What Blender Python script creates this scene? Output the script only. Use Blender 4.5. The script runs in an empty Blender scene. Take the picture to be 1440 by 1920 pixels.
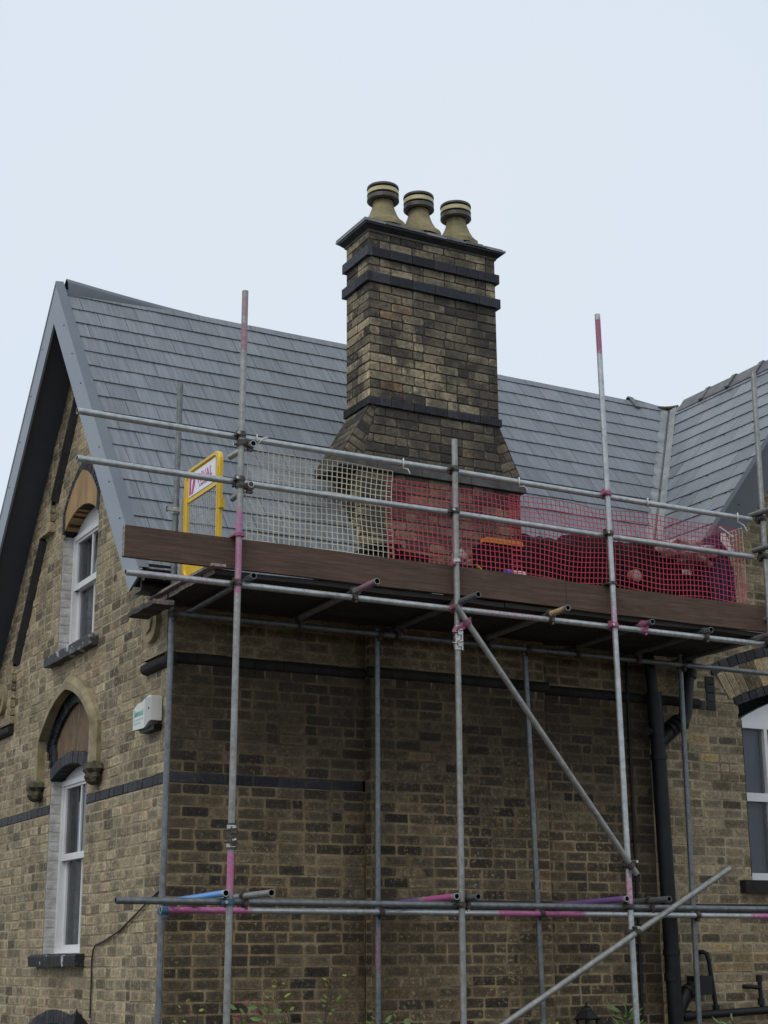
import bpy, math, random
from math import sin, cos, pi, sqrt, atan2, radians
from mathutils import Vector, Matrix, noise as mnoise

random.seed(7)
S = bpy.context.scene
COL = S.collection

# ------------------------------------------------------------------ camera
def cam_matrix(yaw, pitch, roll, loc):
    y, p, r = radians(yaw), radians(pitch), radians(roll)
    f = Vector((sin(y)*cos(p), cos(y)*cos(p), sin(p)))
    rt = Vector((cos(y), -sin(y), 0)); up = rt.cross(f)
    R_ = cos(r)*rt + sin(r)*up; U_ = -sin(r)*rt + cos(r)*up
    M = Matrix((( R_.x, U_.x, -f.x, loc[0]), (R_.y, U_.y, -f.y, loc[1]), (R_.z, U_.z, -f.z, loc[2]), (0, 0, 0, 1)))
    return M
cd = bpy.data.cameras.new('camera'); cam = bpy.data.objects.new('camera', cd); COL.objects.link(cam)
cam.matrix_world = cam_matrix(28.88, 15.88, -0.425, (-4.450, -11.546, 1.6))
cd.sensor_fit = 'VERTICAL'; cd.sensor_height = 36.0; cd.sensor_width = 27.0
cd.lens = 36.0*2950/1920; cd.clip_start = 0.1; cd.clip_end = 2000
S.camera = cam

# ------------------------------------------------------------------ world and sun
SUN_ELEV, SUN_AZ = 50.0, 235.0          # high soft sun behind thin cloud, to the left of the camera
w = bpy.data.worlds.new('World'); S.world = w; w.use_nodes = True
nt = w.node_tree; nt.nodes.clear()
out = nt.nodes.new('ShaderNodeOutputWorld'); bg = nt.nodes.new('ShaderNodeBackground')
sky = nt.nodes.new('ShaderNodeTexSky'); sky.sky_type = 'NISHITA'; sky.sun_disc = False
sky.sun_elevation = radians(SUN_ELEV); sky.sun_rotation = radians(SUN_AZ); sky.air_density = 1.5; sky.dust_density = 4
tc = nt.nodes.new('ShaderNodeTexCoord'); nz = nt.nodes.new('ShaderNodeTexNoise')
nz.inputs['Scale'].default_value = 1.7; nz.inputs['Detail'].default_value = 3
rp = nt.nodes.new('ShaderNodeValToRGB')
rp.color_ramp.elements[0].position = 0.3; rp.color_ramp.elements[0].color = (7.0, 8.15, 9.35, 1)
rp.color_ramp.elements[1].position = 0.72; rp.color_ramp.elements[1].color = (7.75, 8.4, 9.2, 1)
mx = nt.nodes.new('ShaderNodeMix'); mx.data_type = 'RGBA'; mx.inputs[0].default_value = 0.06
nt.links.new(tc.outputs['Generated'], nz.inputs['Vector']); nt.links.new(nz.outputs['Fac'], rp.inputs['Fac'])
nt.links.new(rp.outputs['Color'], mx.inputs[6]); nt.links.new(sky.outputs['Color'], mx.inputs[7])
nt.links.new(mx.outputs[2], bg.inputs['Color']); bg.inputs['Strength'].default_value = 0.1
nt.links.new(bg.outputs['Background'], out.inputs['Surface'])
sd = bpy.data.lights.new('sun', 'SUN'); sd.energy = 1.1; sd.angle = radians(35); sd.color = (1.0, 0.95, 0.87)
sun = bpy.data.objects.new('sun', sd); COL.objects.link(sun)
_a, _e = radians(SUN_AZ), radians(SUN_ELEV)
_d = Vector((sin(_a)*cos(_e), cos(_a)*cos(_e), sin(_e)))
sun.rotation_euler = _d.to_track_quat('Z', 'Y').to_euler()
S.view_settings.view_transform = 'Standard'; S.view_settings.look = 'None'
S.view_settings.exposure = 0.0; S.view_settings.gamma = 1.0
S.render.resolution_x = 768; S.render.resolution_y = 1024
S.cycles.max_bounces = 6

# ------------------------------------------------------------------ materials
def newmat(name):
    m = bpy.data.materials.new(name); m.use_nodes = True
    n = m.node_tree; b = n.nodes['Principled BSDF']
    return m, n, b
def L(n, a, b): n.links.new(a, b)
def ocoord(n, scale=(1, 1, 1)):
    t = n.nodes.new('ShaderNodeTexCoord'); mp = n.nodes.new('ShaderNodeMapping')
    mp.inputs['Scale'].default_value = scale; L(n, t.outputs['Object'], mp.inputs['Vector'])
    return mp.outputs['Vector']
def noise(n, vec, scale, detail=4, rough=0.55):
    t = n.nodes.new('ShaderNodeTexNoise'); t.inputs['Scale'].default_value = scale
    t.inputs['Detail'].default_value = detail; t.inputs['Roughness'].default_value = rough
    L(n, vec, t.inputs['Vector']); return t.outputs['Fac']
def ramp(n, fac, stops, interp='LINEAR'):
    r = n.nodes.new('ShaderNodeValToRGB'); cr = r.color_ramp; cr.interpolation = interp
    while len(cr.elements) < len(stops): cr.elements.new(0.5)
    for e, (p, c) in zip(cr.elements, stops):
        e.position = p; e.color = (c[0], c[1], c[2], 1) if isinstance(c, tuple) else (c, c, c, 1)
    L(n, fac, r.inputs['Fac']); return r.outputs['Color']
def mix(n, fac, a, b, mode='MIX'):
    m = n.nodes.new('ShaderNodeMix'); m.data_type = 'RGBA'; m.blend_type = mode
    for i, v in ((0, fac), (6, a), (7, b)):
        if isinstance(v, (int, float)): m.inputs[i].default_value = v if i == 0 else (v, v, v, 1)
        elif isinstance(v, tuple): m.inputs[i].default_value = (v[0], v[1], v[2], 1)
        else: L(n, v, m.inputs[i])
    return m.outputs[2]
def math_(n, op, a, b=0.0):
    m = n.nodes.new('ShaderNodeMath'); m.operation = op
    for i, v in ((0, a), (1, b)):
        if isinstance(v, (int, float)): m.inputs[i].default_value = v
        else: L(n, v, m.inputs[i])
    return m.outputs[0]
def bump(n, b, h, strength=0.5, dist=0.01):
    k = n.nodes.new('ShaderNodeBump'); k.inputs['Strength'].default_value = strength; k.inputs['Distance'].default_value = dist
    L(n, h, k.inputs['Height']); L(n, k.outputs['Normal'], b.inputs['Normal'])
def attr(n, name='bc'):
    a = n.nodes.new('ShaderNodeAttribute'); a.attribute_name = name
    s = n.nodes.new('ShaderNodeSeparateColor'); L(n, a.outputs['Color'], s.inputs['Color'])
    return a, s.outputs[0], s.outputs[1], s.outputs[2]

def brick_mat(name, stops, soot=(0.03, 0.028, 0.027), soot_rng=(0.55, 0.75), soot_amt=0.7, soot_scale=1.3, bloom=(0.4, 0.36, 0.27), bloom_amt=0.35, rough=0.9, wash=None, heart_amt=0.7, dark_col=(0.045, 0.038, 0.03)):
    m, n, b = newmat(name)
    a, R, G, B = attr(n); v = ocoord(n)
    base = ramp(n, R, stops)
    g = ramp(n, G, [(0, 0.8), (1, 1.18)])
    base = mix(n, 1.0, base, g, 'MULTIPLY')
    base = mix(n, 1.0, base, ramp(n, noise(n, v, 24, 8, 0.8), [(0.33, 0.5), (0.5, 0.95), (0.66, 1.6)]), 'MULTIPLY')
    base = mix(n, ramp(n, noise(n, v, 48, 5, 0.75), [(0.34, 0.7), (0.46, 0.0)]), base, mix(n, 1.0, base, 0.4, 'MULTIPLY'))
    # burnt dark heart of each brick (edge value held in the attribute's alpha) and darkening by place (blue)
    heart = math_(n, 'MULTIPLY', math_(n, 'SUBTRACT', 1.0, a.outputs['Alpha']), ramp(n, noise(n, v, 12, 5, 0.75), [(0.33, 0.15), (0.55, 1.0)]))
    base = mix(n, math_(n, 'MULTIPLY', heart, heart_amt), base, mix(n, 1.0, base, (0.33, 0.34, 0.37), 'MULTIPLY'))
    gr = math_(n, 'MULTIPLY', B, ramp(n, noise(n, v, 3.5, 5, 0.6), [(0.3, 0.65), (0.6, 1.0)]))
    base = mix(n, gr, base, mix(n, 0.2, dark_col, base))
    big = noise(n, v, soot_scale, 6, 0.62)
    so = math_(n, 'MULTIPLY', ramp(n, big, [(soot_rng[0], 0.0), (soot_rng[1], 1.0)]), soot_amt)
    so = math_(n, 'MULTIPLY', so, ramp(n, G, [(0.0, 1.0), (1.0, 0.55)]))
    base = mix(n, so, base, soot)
    spk = noise(n, v, 30, 7, 0.78)
    spk = math_(n, 'MULTIPLY', ramp(n, spk, [(0.54, 0.0), (0.62, 1.0)]), ramp(n, noise(n, v, 2.8, 3), [(0.4, 0.25), (0.6, 1.0)]))
    spk = math_(n, 'MULTIPLY', spk, math_(n, 'SUBTRACT', 1.0, math_(n, 'MULTIPLY', B, 0.85)))
    base = mix(n, math_(n, 'MULTIPLY', spk, bloom_amt), base, bloom)
    if wash:                                                # pale lichen and lime patches
        lw = noise(n, v, 2.3, 5, 0.7)
        base = mix(n, math_(n, 'MULTIPLY', ramp(n, lw, [(0.56, 0.0), (0.7, 1.0)]), wash[1]), base, wash[0])
    L(n, base, b.inputs['Base Color']); b.inputs['Roughness'].default_value = rough
    b.inputs['Specular IOR Level'].default_value = 0.25
    bump(n, b, mix(n, 0.5, noise(n, v, 45, 5, 0.7), noise(n, v, 14, 3)), 0.75, 0.012)
    return m

def plain(name, c1, c2, rough=0.7, scale=8, detail=4, bmp=0.2, metallic=0.0, stretch=(1, 1, 1), spec=0.5, dist=0.004, rng=(0.35, 0.65)):
    m, n, b = newmat(name); v = ocoord(n, stretch)
    f = noise(n, v, scale, detail, 0.6)
    L(n, ramp(n, f, [(rng[0], c1), (rng[1], c2)]), b.inputs['Base Color'])
    b.inputs['Roughness'].default_value = rough; b.inputs['Metallic'].default_value = metallic
    b.inputs['Specular IOR Level'].default_value = spec
    if bmp: bump(n, b, noise(n, v, scale*3, 4, 0.6), bmp, dist)
    return m

def mortar_mat(name, c1, c2, dark_col=(0.04, 0.034, 0.027)):
    m, n, b = newmat(name); v = ocoord(n); a, R, G, B = attr(n)
    base = ramp(n, noise(n, v, 2.6, 6, 0.62), [(0.38, c1), (0.62, c2)])
    base = mix(n, ramp(n, noise(n, v, 30, 4, 0.7), [(0.4, 0.45), (0.55, 0.0)]), base, mix(n, 1.0, base, 0.45, 'MULTIPLY'))
    base = mix(n, math_(n, 'MULTIPLY', B, 0.95), base, mix(n, 0.22, dark_col, base))
    L(n, base, b.inputs['Base Color']); b.inputs['Roughness'].default_value = 0.95; b.inputs['Specular IOR Level'].default_value = 0.2
    bump(n, b, noise(n, v, 22, 5, 0.7), 0.7, 0.012); return m
M = {}
M['gable_brick'] = brick_mat('gable brick', [(0, (0.11, 0.09, 0.065)), (0.07, (0.18, 0.15, 0.105)), (0.18, (0.29, 0.24, 0.16)), (0.42, (0.38, 0.312, 0.2)), (0.68, (0.46, 0.38, 0.24)), (0.83, (0.35, 0.3, 0.2)), (0.92, (0.45, 0.33, 0.21)), (1, (0.52, 0.43, 0.28))],
    soot=(0.105, 0.09, 0.065), soot_rng=(0.45, 0.6), soot_amt=0.68, soot_scale=3.2, bloom=(0.62, 0.53, 0.37), bloom_amt=0.75, heart_amt=0.75)
M['gable_mortar'] = mortar_mat('gable mortar', (0.47, 0.39, 0.26), (0.22, 0.178, 0.115))
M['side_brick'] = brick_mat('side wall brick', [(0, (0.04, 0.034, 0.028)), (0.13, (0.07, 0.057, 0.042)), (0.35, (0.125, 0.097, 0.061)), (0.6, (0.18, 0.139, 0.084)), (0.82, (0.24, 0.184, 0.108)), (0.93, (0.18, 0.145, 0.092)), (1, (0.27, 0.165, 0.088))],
    soot=(0.05, 0.039, 0.029), soot_rng=(0.45, 0.6), soot_amt=0.68, soot_scale=1.5, bloom=(0.48, 0.37, 0.22), bloom_amt=0.6, heart_amt=0.9, dark_col=(0.02, 0.0155, 0.012))
M['side_mortar'] = mortar_mat('side wall mortar', (0.36, 0.27, 0.16), (0.16, 0.12, 0.073), dark_col=(0.02, 0.0155, 0.012))
M['wing_brick'] = brick_mat('wing brick', [(0, (0.11, 0.088, 0.06)), (0.1, (0.18, 0.146, 0.095)), (0.4, (0.31, 0.248, 0.155)), (0.75, (0.4, 0.318, 0.195)), (0.92, (0.34, 0.28, 0.18)), (1, (0.5, 0.34, 0.16))],
    soot=(0.07, 0.056, 0.04), soot_rng=(0.48, 0.66), soot_amt=0.72, soot_scale=2.4, bloom=(0.52, 0.42, 0.27), bloom_amt=0.45)
M['stack_brick'] = brick_mat('chimney brick', [(0, (0.07, 0.06, 0.05)), (0.12, (0.14, 0.115, 0.08)), (0.3, (0.27, 0.222, 0.148)), (0.55, (0.35, 0.289, 0.188)), (0.82, (0.47, 0.386, 0.248)), (0.94, (0.38, 0.325, 0.22)), (1, (0.48, 0.28, 0.14))],
    soot=(0.036, 0.033, 0.032), soot_rng=(0.47, 0.56), soot_amt=0.9, soot_scale=3.2, bloom=(0.4, 0.36, 0.27), bloom_amt=0.6, heart_amt=0.5, dark_col=(0.036, 0.033, 0.032))
M['stack_mortar'] = plain('chimney mortar', (0.03, 0.027, 0.024), (0.06, 0.052, 0.04), 0.95, 5, 5, 0.6, dist=0.008)
M['blue_brick'] = brick_mat('blue black brick', [(0, (0.014, 0.015, 0.019)), (0.5, (0.026, 0.027, 0.034)), (1, (0.048, 0.048, 0.058))],
    soot=(0.015, 0.015, 0.017), bloom=(0.16, 0.16, 0.17), bloom_amt=0.12, rough=0.55)
M['black_mould'] = plain('black glazed moulding', (0.011, 0.01, 0.0105), (0.026, 0.023, 0.021), 0.8, 9, 5, 0.5, spec=0.3, dist=0.008)
M['hood_stone'] = plain('lichened hood stone', (0.34, 0.28, 0.17), (0.17, 0.145, 0.075), 0.9, 6, 6, 0.6, dist=0.01)
M['tan_stone'] = plain('tan tympanum stone', (0.19, 0.12, 0.06), (0.085, 0.06, 0.04), 0.85, 6, 5, 0.25, stretch=(1, 1.2, 0.6), dist=0.006)
M['mossy_stone'] = plain('mossy carved stone', (0.09, 0.08, 0.045), (0.04, 0.038, 0.028), 0.95, 14, 5, 0.8, dist=0.01)
M['orange_stone'] = plain('ochre tympanum stone', (0.4, 0.26, 0.12), (0.24, 0.15, 0.075), 0.85, 4, 5, 0.25, stretch=(1, 1.6, 0.5), dist=0.006)
M['grey_stone'] = plain('grey weathered offset stone', (0.1, 0.095, 0.09), (0.05, 0.048, 0.046), 0.9, 7, 5, 0.6, dist=0.01)
M['white_plastic'] = plain('white window plastic', (0.7, 0.7, 0.7), (0.62, 0.62, 0.62), 0.35, 3, 2, 0)
M['painted_jamb'] = plain('peeling grey painted brick', (0.56, 0.55, 0.54), (0.38, 0.36, 0.34), 0.85, 12, 6, 0.7, dist=0.008)
M['room'] = plain('dark room lining', (0.03, 0.03, 0.032), (0.04, 0.04, 0.042), 0.9, 2, 2, 0)
M['curtain'] = plain('grey curtain', (0.26, 0.26, 0.255), (0.15, 0.15, 0.15), 0.95, 5, 3, 0)
M['blind'] = plain('grey roller blind', (0.13, 0.14, 0.155), (0.15, 0.16, 0.175), 0.95, 5, 3, 0)
M['flaking_sill'] = plain('flaking black and white sill', (0.018, 0.018, 0.02), (0.42, 0.43, 0.46), 0.8, 9, 6, 0.8, rng=(0.62, 0.66), dist=0.01)
M['flaking_top'] = plain('peeling sill paint', (0.05, 0.05, 0.055), (0.4, 0.42, 0.45), 0.8, 7, 6, 0.8, rng=(0.54, 0.6), dist=0.01)
M['trim'] = plain('grey metal trim', (0.2, 0.232, 0.268), (0.22, 0.25, 0.285), 0.42, 2, 3, 0.03)
M['cap_strip'] = plain('slate grey verge strip', (0.1, 0.118, 0.14), (0.12, 0.14, 0.16), 0.45, 2, 3, 0.03)
M['soffit'] = plain('soffit with painted shade', (0.05, 0.056, 0.078), (0.058, 0.064, 0.088), 0.5, 3, 3, 0.05)  # trim grey made darker, the overhang's shade put into the colour
M['wing_trim'] = plain('dark grey wing bargeboard', (0.045, 0.052, 0.065), (0.055, 0.062, 0.075), 0.5, 3, 3, 0.05)
M['gutter'] = plain('black plastic', (0.005, 0.005, 0.006), (0.011, 0.011, 0.012), 0.5, 6, 3, 0.05, spec=0.3)
M['lead'] = plain('weathered lead', (0.17, 0.18, 0.19), (0.26, 0.27, 0.275), 0.6, 6, 5, 0.35, dist=0.008)
M['felt'] = plain('roofing membrane', (0.06, 0.067, 0.08), (0.08, 0.088, 0.103), 0.42, 3, 3, 0.2)
M['ridge'] = plain('ridge tile clay', (0.085, 0.088, 0.095), (0.15, 0.15, 0.155), 0.65, 8, 5, 0.5, dist=0.006)
M['pot'] = plain('lichened chimney pot', (0.3, 0.235, 0.13), (0.14, 0.13, 0.065), 0.95, 9, 7, 0.9, dist=0.012, rng=(0.3, 0.68))
M['cream'] = plain('cream cowl band', (0.5, 0.44, 0.23), (0.38, 0.33, 0.17), 0.55, 8, 3, 0.1)
M['cowl'] = plain('dark cowl metal', (0.035, 0.032, 0.028), (0.06, 0.053, 0.043), 0.5, 10, 4, 0.2)
M['black_plastic'] = plain('black bags', (0.005, 0.005, 0.005), (0.009, 0.009, 0.009), 0.8, 5, 4, 0.5, spec=0.12, dist=0.02)
M['black_slate'] = plain('stacked dark tile', (0.009, 0.009, 0.01), (0.018, 0.017, 0.017), 0.85, 12, 4, 0.4, spec=0.15)
M['yellow'] = plain('yellow gate paint', (0.75, 0.5, 0.03), (0.66, 0.42, 0.025), 0.4, 5, 3, 0.08)
M['amber'] = plain('amber plastic', (0.7, 0.27, 0.02), (0.6, 0.22, 0.02), 0.45, 5, 3, 0.05)
M['steel_wire'] = plain('galvanised wire', (0.46, 0.46, 0.44), (0.36, 0.36, 0.34), 0.5, 40, 3, 0, metallic=0.2)
M['coupler'] = plain('weathered coupler steel', (0.05, 0.04, 0.036), (0.12, 0.105, 0.095), 0.6, 30, 4, 0.4, metallic=0.5)
M['coupler_pink'] = plain('pink painted coupler', (0.42, 0.1, 0.22), (0.16, 0.07, 0.09), 0.6, 30, 4, 0.4)
M['coupler_blue'] = plain('blue painted coupler', (0.03, 0.1, 0.18), (0.06, 0.12, 0.17), 0.55, 30, 4, 0.4)
M['bolt'] = plain('bright zinc bolt', (0.6, 0.6, 0.57), (0.3, 0.28, 0.25), 0.35, 60, 3, 0, metallic=0.8)
M['net_cream'] = plain('cream netting', (0.66, 0.61, 0.45), (0.5, 0.46, 0.35), 0.6, 3, 3, 0)
M['net_red'] = plain('red netting', (0.6, 0.045, 0.09), (0.48, 0.035, 0.07), 0.55, 3, 3, 0)
M['tie'] = plain('white cable tie', (0.7, 0.68, 0.66), (0.6, 0.58, 0.56), 0.4, 3, 2, 0)
M['white'] = plain('white plastic', (0.62, 0.64, 0.58), (0.55, 0.57, 0.5), 0.4, 5, 3, 0)
M['alarm_grey'] = plain('alarm side', (0.4, 0.4, 0.39), (0.46, 0.46, 0.44), 0.5, 5, 3, 0)
M['aqua'] = plain('faded aqua print', (0.2, 0.45, 0.46), (0.28, 0.5, 0.5), 0.5, 30, 3, 0)
M['pale_aqua'] = plain('pale aqua print', (0.4, 0.56, 0.53), (0.45, 0.58, 0.55), 0.5, 30, 3, 0)
M['sign_white'] = plain('white sign board', (0.78, 0.78, 0.82), (0.74, 0.74, 0.78), 0.4, 5, 3, 0)
M['sign_magenta'] = plain('magenta print', (0.42, 0.03, 0.2), (0.46, 0.035, 0.22), 0.45, 5, 3, 0)
M['navy'] = plain('navy cloth', (0.012, 0.016, 0.045), (0.02, 0.027, 0.07), 0.9, 9, 4, 0.3, dist=0.01)
M['sack'] = plain('dirty white sacking', (0.5, 0.47, 0.47), (0.2, 0.13, 0.12), 0.8, 7, 5, 0.5, dist=0.02)
M['blue_plastic'] = plain('blue label', (0.05, 0.07, 0.5), (0.06, 0.08, 0.45), 0.4, 5, 3, 0)
M['lime'] = plain('lime strap', (0.5, 0.55, 0.05), (0.4, 0.45, 0.05), 0.6, 5, 3, 0)
M['terracotta'] = plain('terracotta disc', (0.45, 0.2, 0.13), (0.33, 0.14, 0.09), 0.8, 9, 4, 0.2)
M['cable'] = plain('brown cable', (0.03, 0.022, 0.016), (0.045, 0.033, 0.024), 0.6, 9, 3, 0)
M['bark'] = plain('twig bark', (0.035, 0.022, 0.016), (0.06, 0.04, 0.028), 0.8, 20, 3, 0.2)
M['leaf_green'] = plain('green leaf', (0.09, 0.16, 0.035), (0.14, 0.22, 0.06), 0.5, 9, 3, 0.1)
M['leaf_yellow'] = plain('yellowing leaf', (0.3, 0.3, 0.05), (0.2, 0.23, 0.04), 0.5, 9, 3, 0.1)
M['leaf_red'] = plain('red leaf', (0.16, 0.035, 0.025), (0.1, 0.03, 0.02), 0.5, 9, 3, 0.1)
M['soil'] = plain('garden soil', (0.06, 0.045, 0.03), (0.1, 0.08, 0.055), 0.95, 2, 6, 0.6, dist=0.05)

# worn wood
def wood(name, c1, c2, c3, grain=(0.6, 9, 16)):
    m, n, b = newmat(name); v = ocoord(n, grain)
    f = noise(n, v, 3, 6, 0.65)
    c = ramp(n, f, [(0.3, c1), (0.55, c2), (0.75, c3)])
    k = noise(n, ocoord(n, (1.0, 3, 3)), 2.4, 2)
    c = mix(n, ramp(n, k, [(0.66, 0.0), (0.72, 0.7)]), c, (0.018, 0.013, 0.011))
    st = noise(n, ocoord(n), 1.6, 5, 0.7)
    c = mix(n, ramp(n, st, [(0.45, 0.0), (0.75, 0.45)]), c, (c1[0]*0.7, c1[1]*0.75, c1[2]*0.75))
    L(n, c, b.inputs['Base Color']); b.inputs['Roughness'].default_value = 0.8
    bump(n, b, f, 0.35, 0.004); return m
M['toe_wood'] = wood('wet brown toe board timber', (0.05, 0.027, 0.017), (0.09, 0.05, 0.032), (0.145, 0.088, 0.06), grain=(1.2, 9, 22))
M['deck_wood'] = wood('dark wet deck board timber', (0.025, 0.021, 0.02), (0.042, 0.036, 0.034), (0.07, 0.06, 0.056))
M['end_wood'] = plain('pale splashed board end', (0.34, 0.29, 0.27), (0.14, 0.11, 0.1), 0.9, 30, 4, 0.4)

# galvanised tube with ragged paint held in the 'pc' attribute (rgb = paint colour, alpha = cover)
def tube_mat(name, g1, g2, rough=0.34):
    m, n, b = newmat(name); v = ocoord(n, (1, 1, 1))
    a = n.nodes.new('ShaderNodeAttribute'); a.attribute_name = 'pc'
    st = noise(n, ocoord(n), 22, 5, 0.65)
    base = ramp(n, st, [(0.3, g1), (0.7, g2)])
    rust = noise(n, ocoord(n), 6, 5, 0.7)
    base = mix(n, ramp(n, rust, [(0.58, 0.0), (0.72, 0.5)]), base, (0.11, 0.09, 0.075))
    scr = noise(n, ocoord(n), 38, 4, 0.75)
    cover = math_(n, 'SUBTRACT', math_(n, 'ADD', math_(n, 'MULTIPLY', a.outputs['Alpha'], 1.25), scr), 0.66)
    cover = ramp(n, cover, [(0.15, 0.0), (0.4, 1.0)])
    col = mix(n, cover, base, a.outputs['Color'])
    L(n, col, b.inputs['Base Color'])
    L(n, math_(n, 'MULTIPLY', math_(n, 'SUBTRACT', 1.0, cover), 0.55), b.inputs['Metallic'])
    b.inputs['Roughness'].default_value = rough
    bump(n, b, scr, 0.15, 0.002); return m
M['tube'] = tube_mat('galvanised tube', (0.3, 0.32, 0.325), (0.5, 0.52, 0.52))
M['tube_dull'] = tube_mat('dull weathered tube', (0.2, 0.2, 0.19), (0.34, 0.34, 0.32), 0.5)
M['tube_dark'] = tube_mat('dark grimy tube', (0.11, 0.12, 0.125), (0.22, 0.23, 0.235), 0.45)
M['tube_bore'] = plain('tube bore', (0.02, 0.019, 0.018), (0.035, 0.03, 0.028), 0.8, 20, 3, 0)
PINK = (0.44, 0.1, 0.26); PINKR = (0.32, 0.1, 0.17); PURPLE = (0.17, 0.09, 0.26); BLUE = (0.08, 0.27, 0.62); YELLOW = (0.55, 0.4, 0.16); MAUVE = (0.33, 0.2, 0.24)

# slate
def slate_mat(name, stops, streak=0.6, wet=0.45, axis=(7, 7, 1.1)):
    m, n, b = newmat(name); a, R, G, B = attr(n)
    base = ramp(n, R, stops)
    v = ocoord(n, axis)
    s1 = noise(n, v, 3.2, 5, 0.7)
    add = n.nodes.new('ShaderNodeVectorMath'); add.operation = 'ADD'
    cmb = n.nodes.new('ShaderNodeCombineXYZ'); L(n, math_(n, 'MULTIPLY', G, 40), cmb.inputs[0]); L(n, v, add.inputs[0]); L(n, cmb.outputs[0], add.inputs[1])
    s2 = noise(n, add.outputs[0], 2.4, 4, 0.6)
    base = mix(n, math_(n, 'MULTIPLY', ramp(n, s2, [(0.42, 0.0), (0.66, 1.0)]), streak), base, mix(n, 1.0, base, 1.75, 'MULTIPLY'))
    base = mix(n, math_(n, 'MULTIPLY', ramp(n, s1, [(0.32, 1.0), (0.5, 0.0)]), 0.4), base, mix(n, 1.0, base, 0.62, 'MULTIPLY'))
    L(n, base, b.inputs['Base Color'])
    L(n, ramp(n, s2, [(0.3, wet-0.08), (0.7, wet+0.14)]), b.inputs['Roughness'])
    bump(n, b, s2, 0.25, 0.003); return m
M['slate'] = slate_mat('grey composite slate', [(0, (0.1, 0.11, 0.124)), (0.5, (0.116, 0.127, 0.142)), (1, (0.13, 0.142, 0.158))], streak=0.85, wet=0.36, axis=(15, 0.7, 0.7))
M['wing_slate'] = slate_mat('damp natural slate', [(0, (0.11, 0.12, 0.135)), (0.5, (0.145, 0.156, 0.172)), (0.85, (0.17, 0.18, 0.195)), (1, (0.15, 0.15, 0.165))], 0.45, 0.36, axis=(0.8, 4, 0.8))

# glass
def glass_mat(name, tint=(0.9, 0.92, 0.93)):
    m, n, b = newmat(name); n.nodes.remove(b)
    o = n.nodes['Material Output']; t = n.nodes.new('ShaderNodeBsdfTransparent'); g = n.nodes.new('ShaderNodeBsdfGlossy')
    g.inputs['Roughness'].default_value = 0.02; g.inputs['Color'].default_value = (0.9, 0.95, 1, 1); t.inputs['Color'].default_value = (*tint, 1)
    fr = n.nodes.new('ShaderNodeFresnel'); fr.inputs['IOR'].default_value = 1.4
    mx_ = n.nodes.new('ShaderNodeMixShader'); L(n, fr.outputs[0], mx_.inputs[0]); L(n, t.outputs[0], mx_.inputs[1]); L(n, g.outputs[0], mx_.inputs[2])
    L(n, mx_.outputs[0], o.inputs['Surface']); return m
M['glass'] = glass_mat('window glass')

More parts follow.
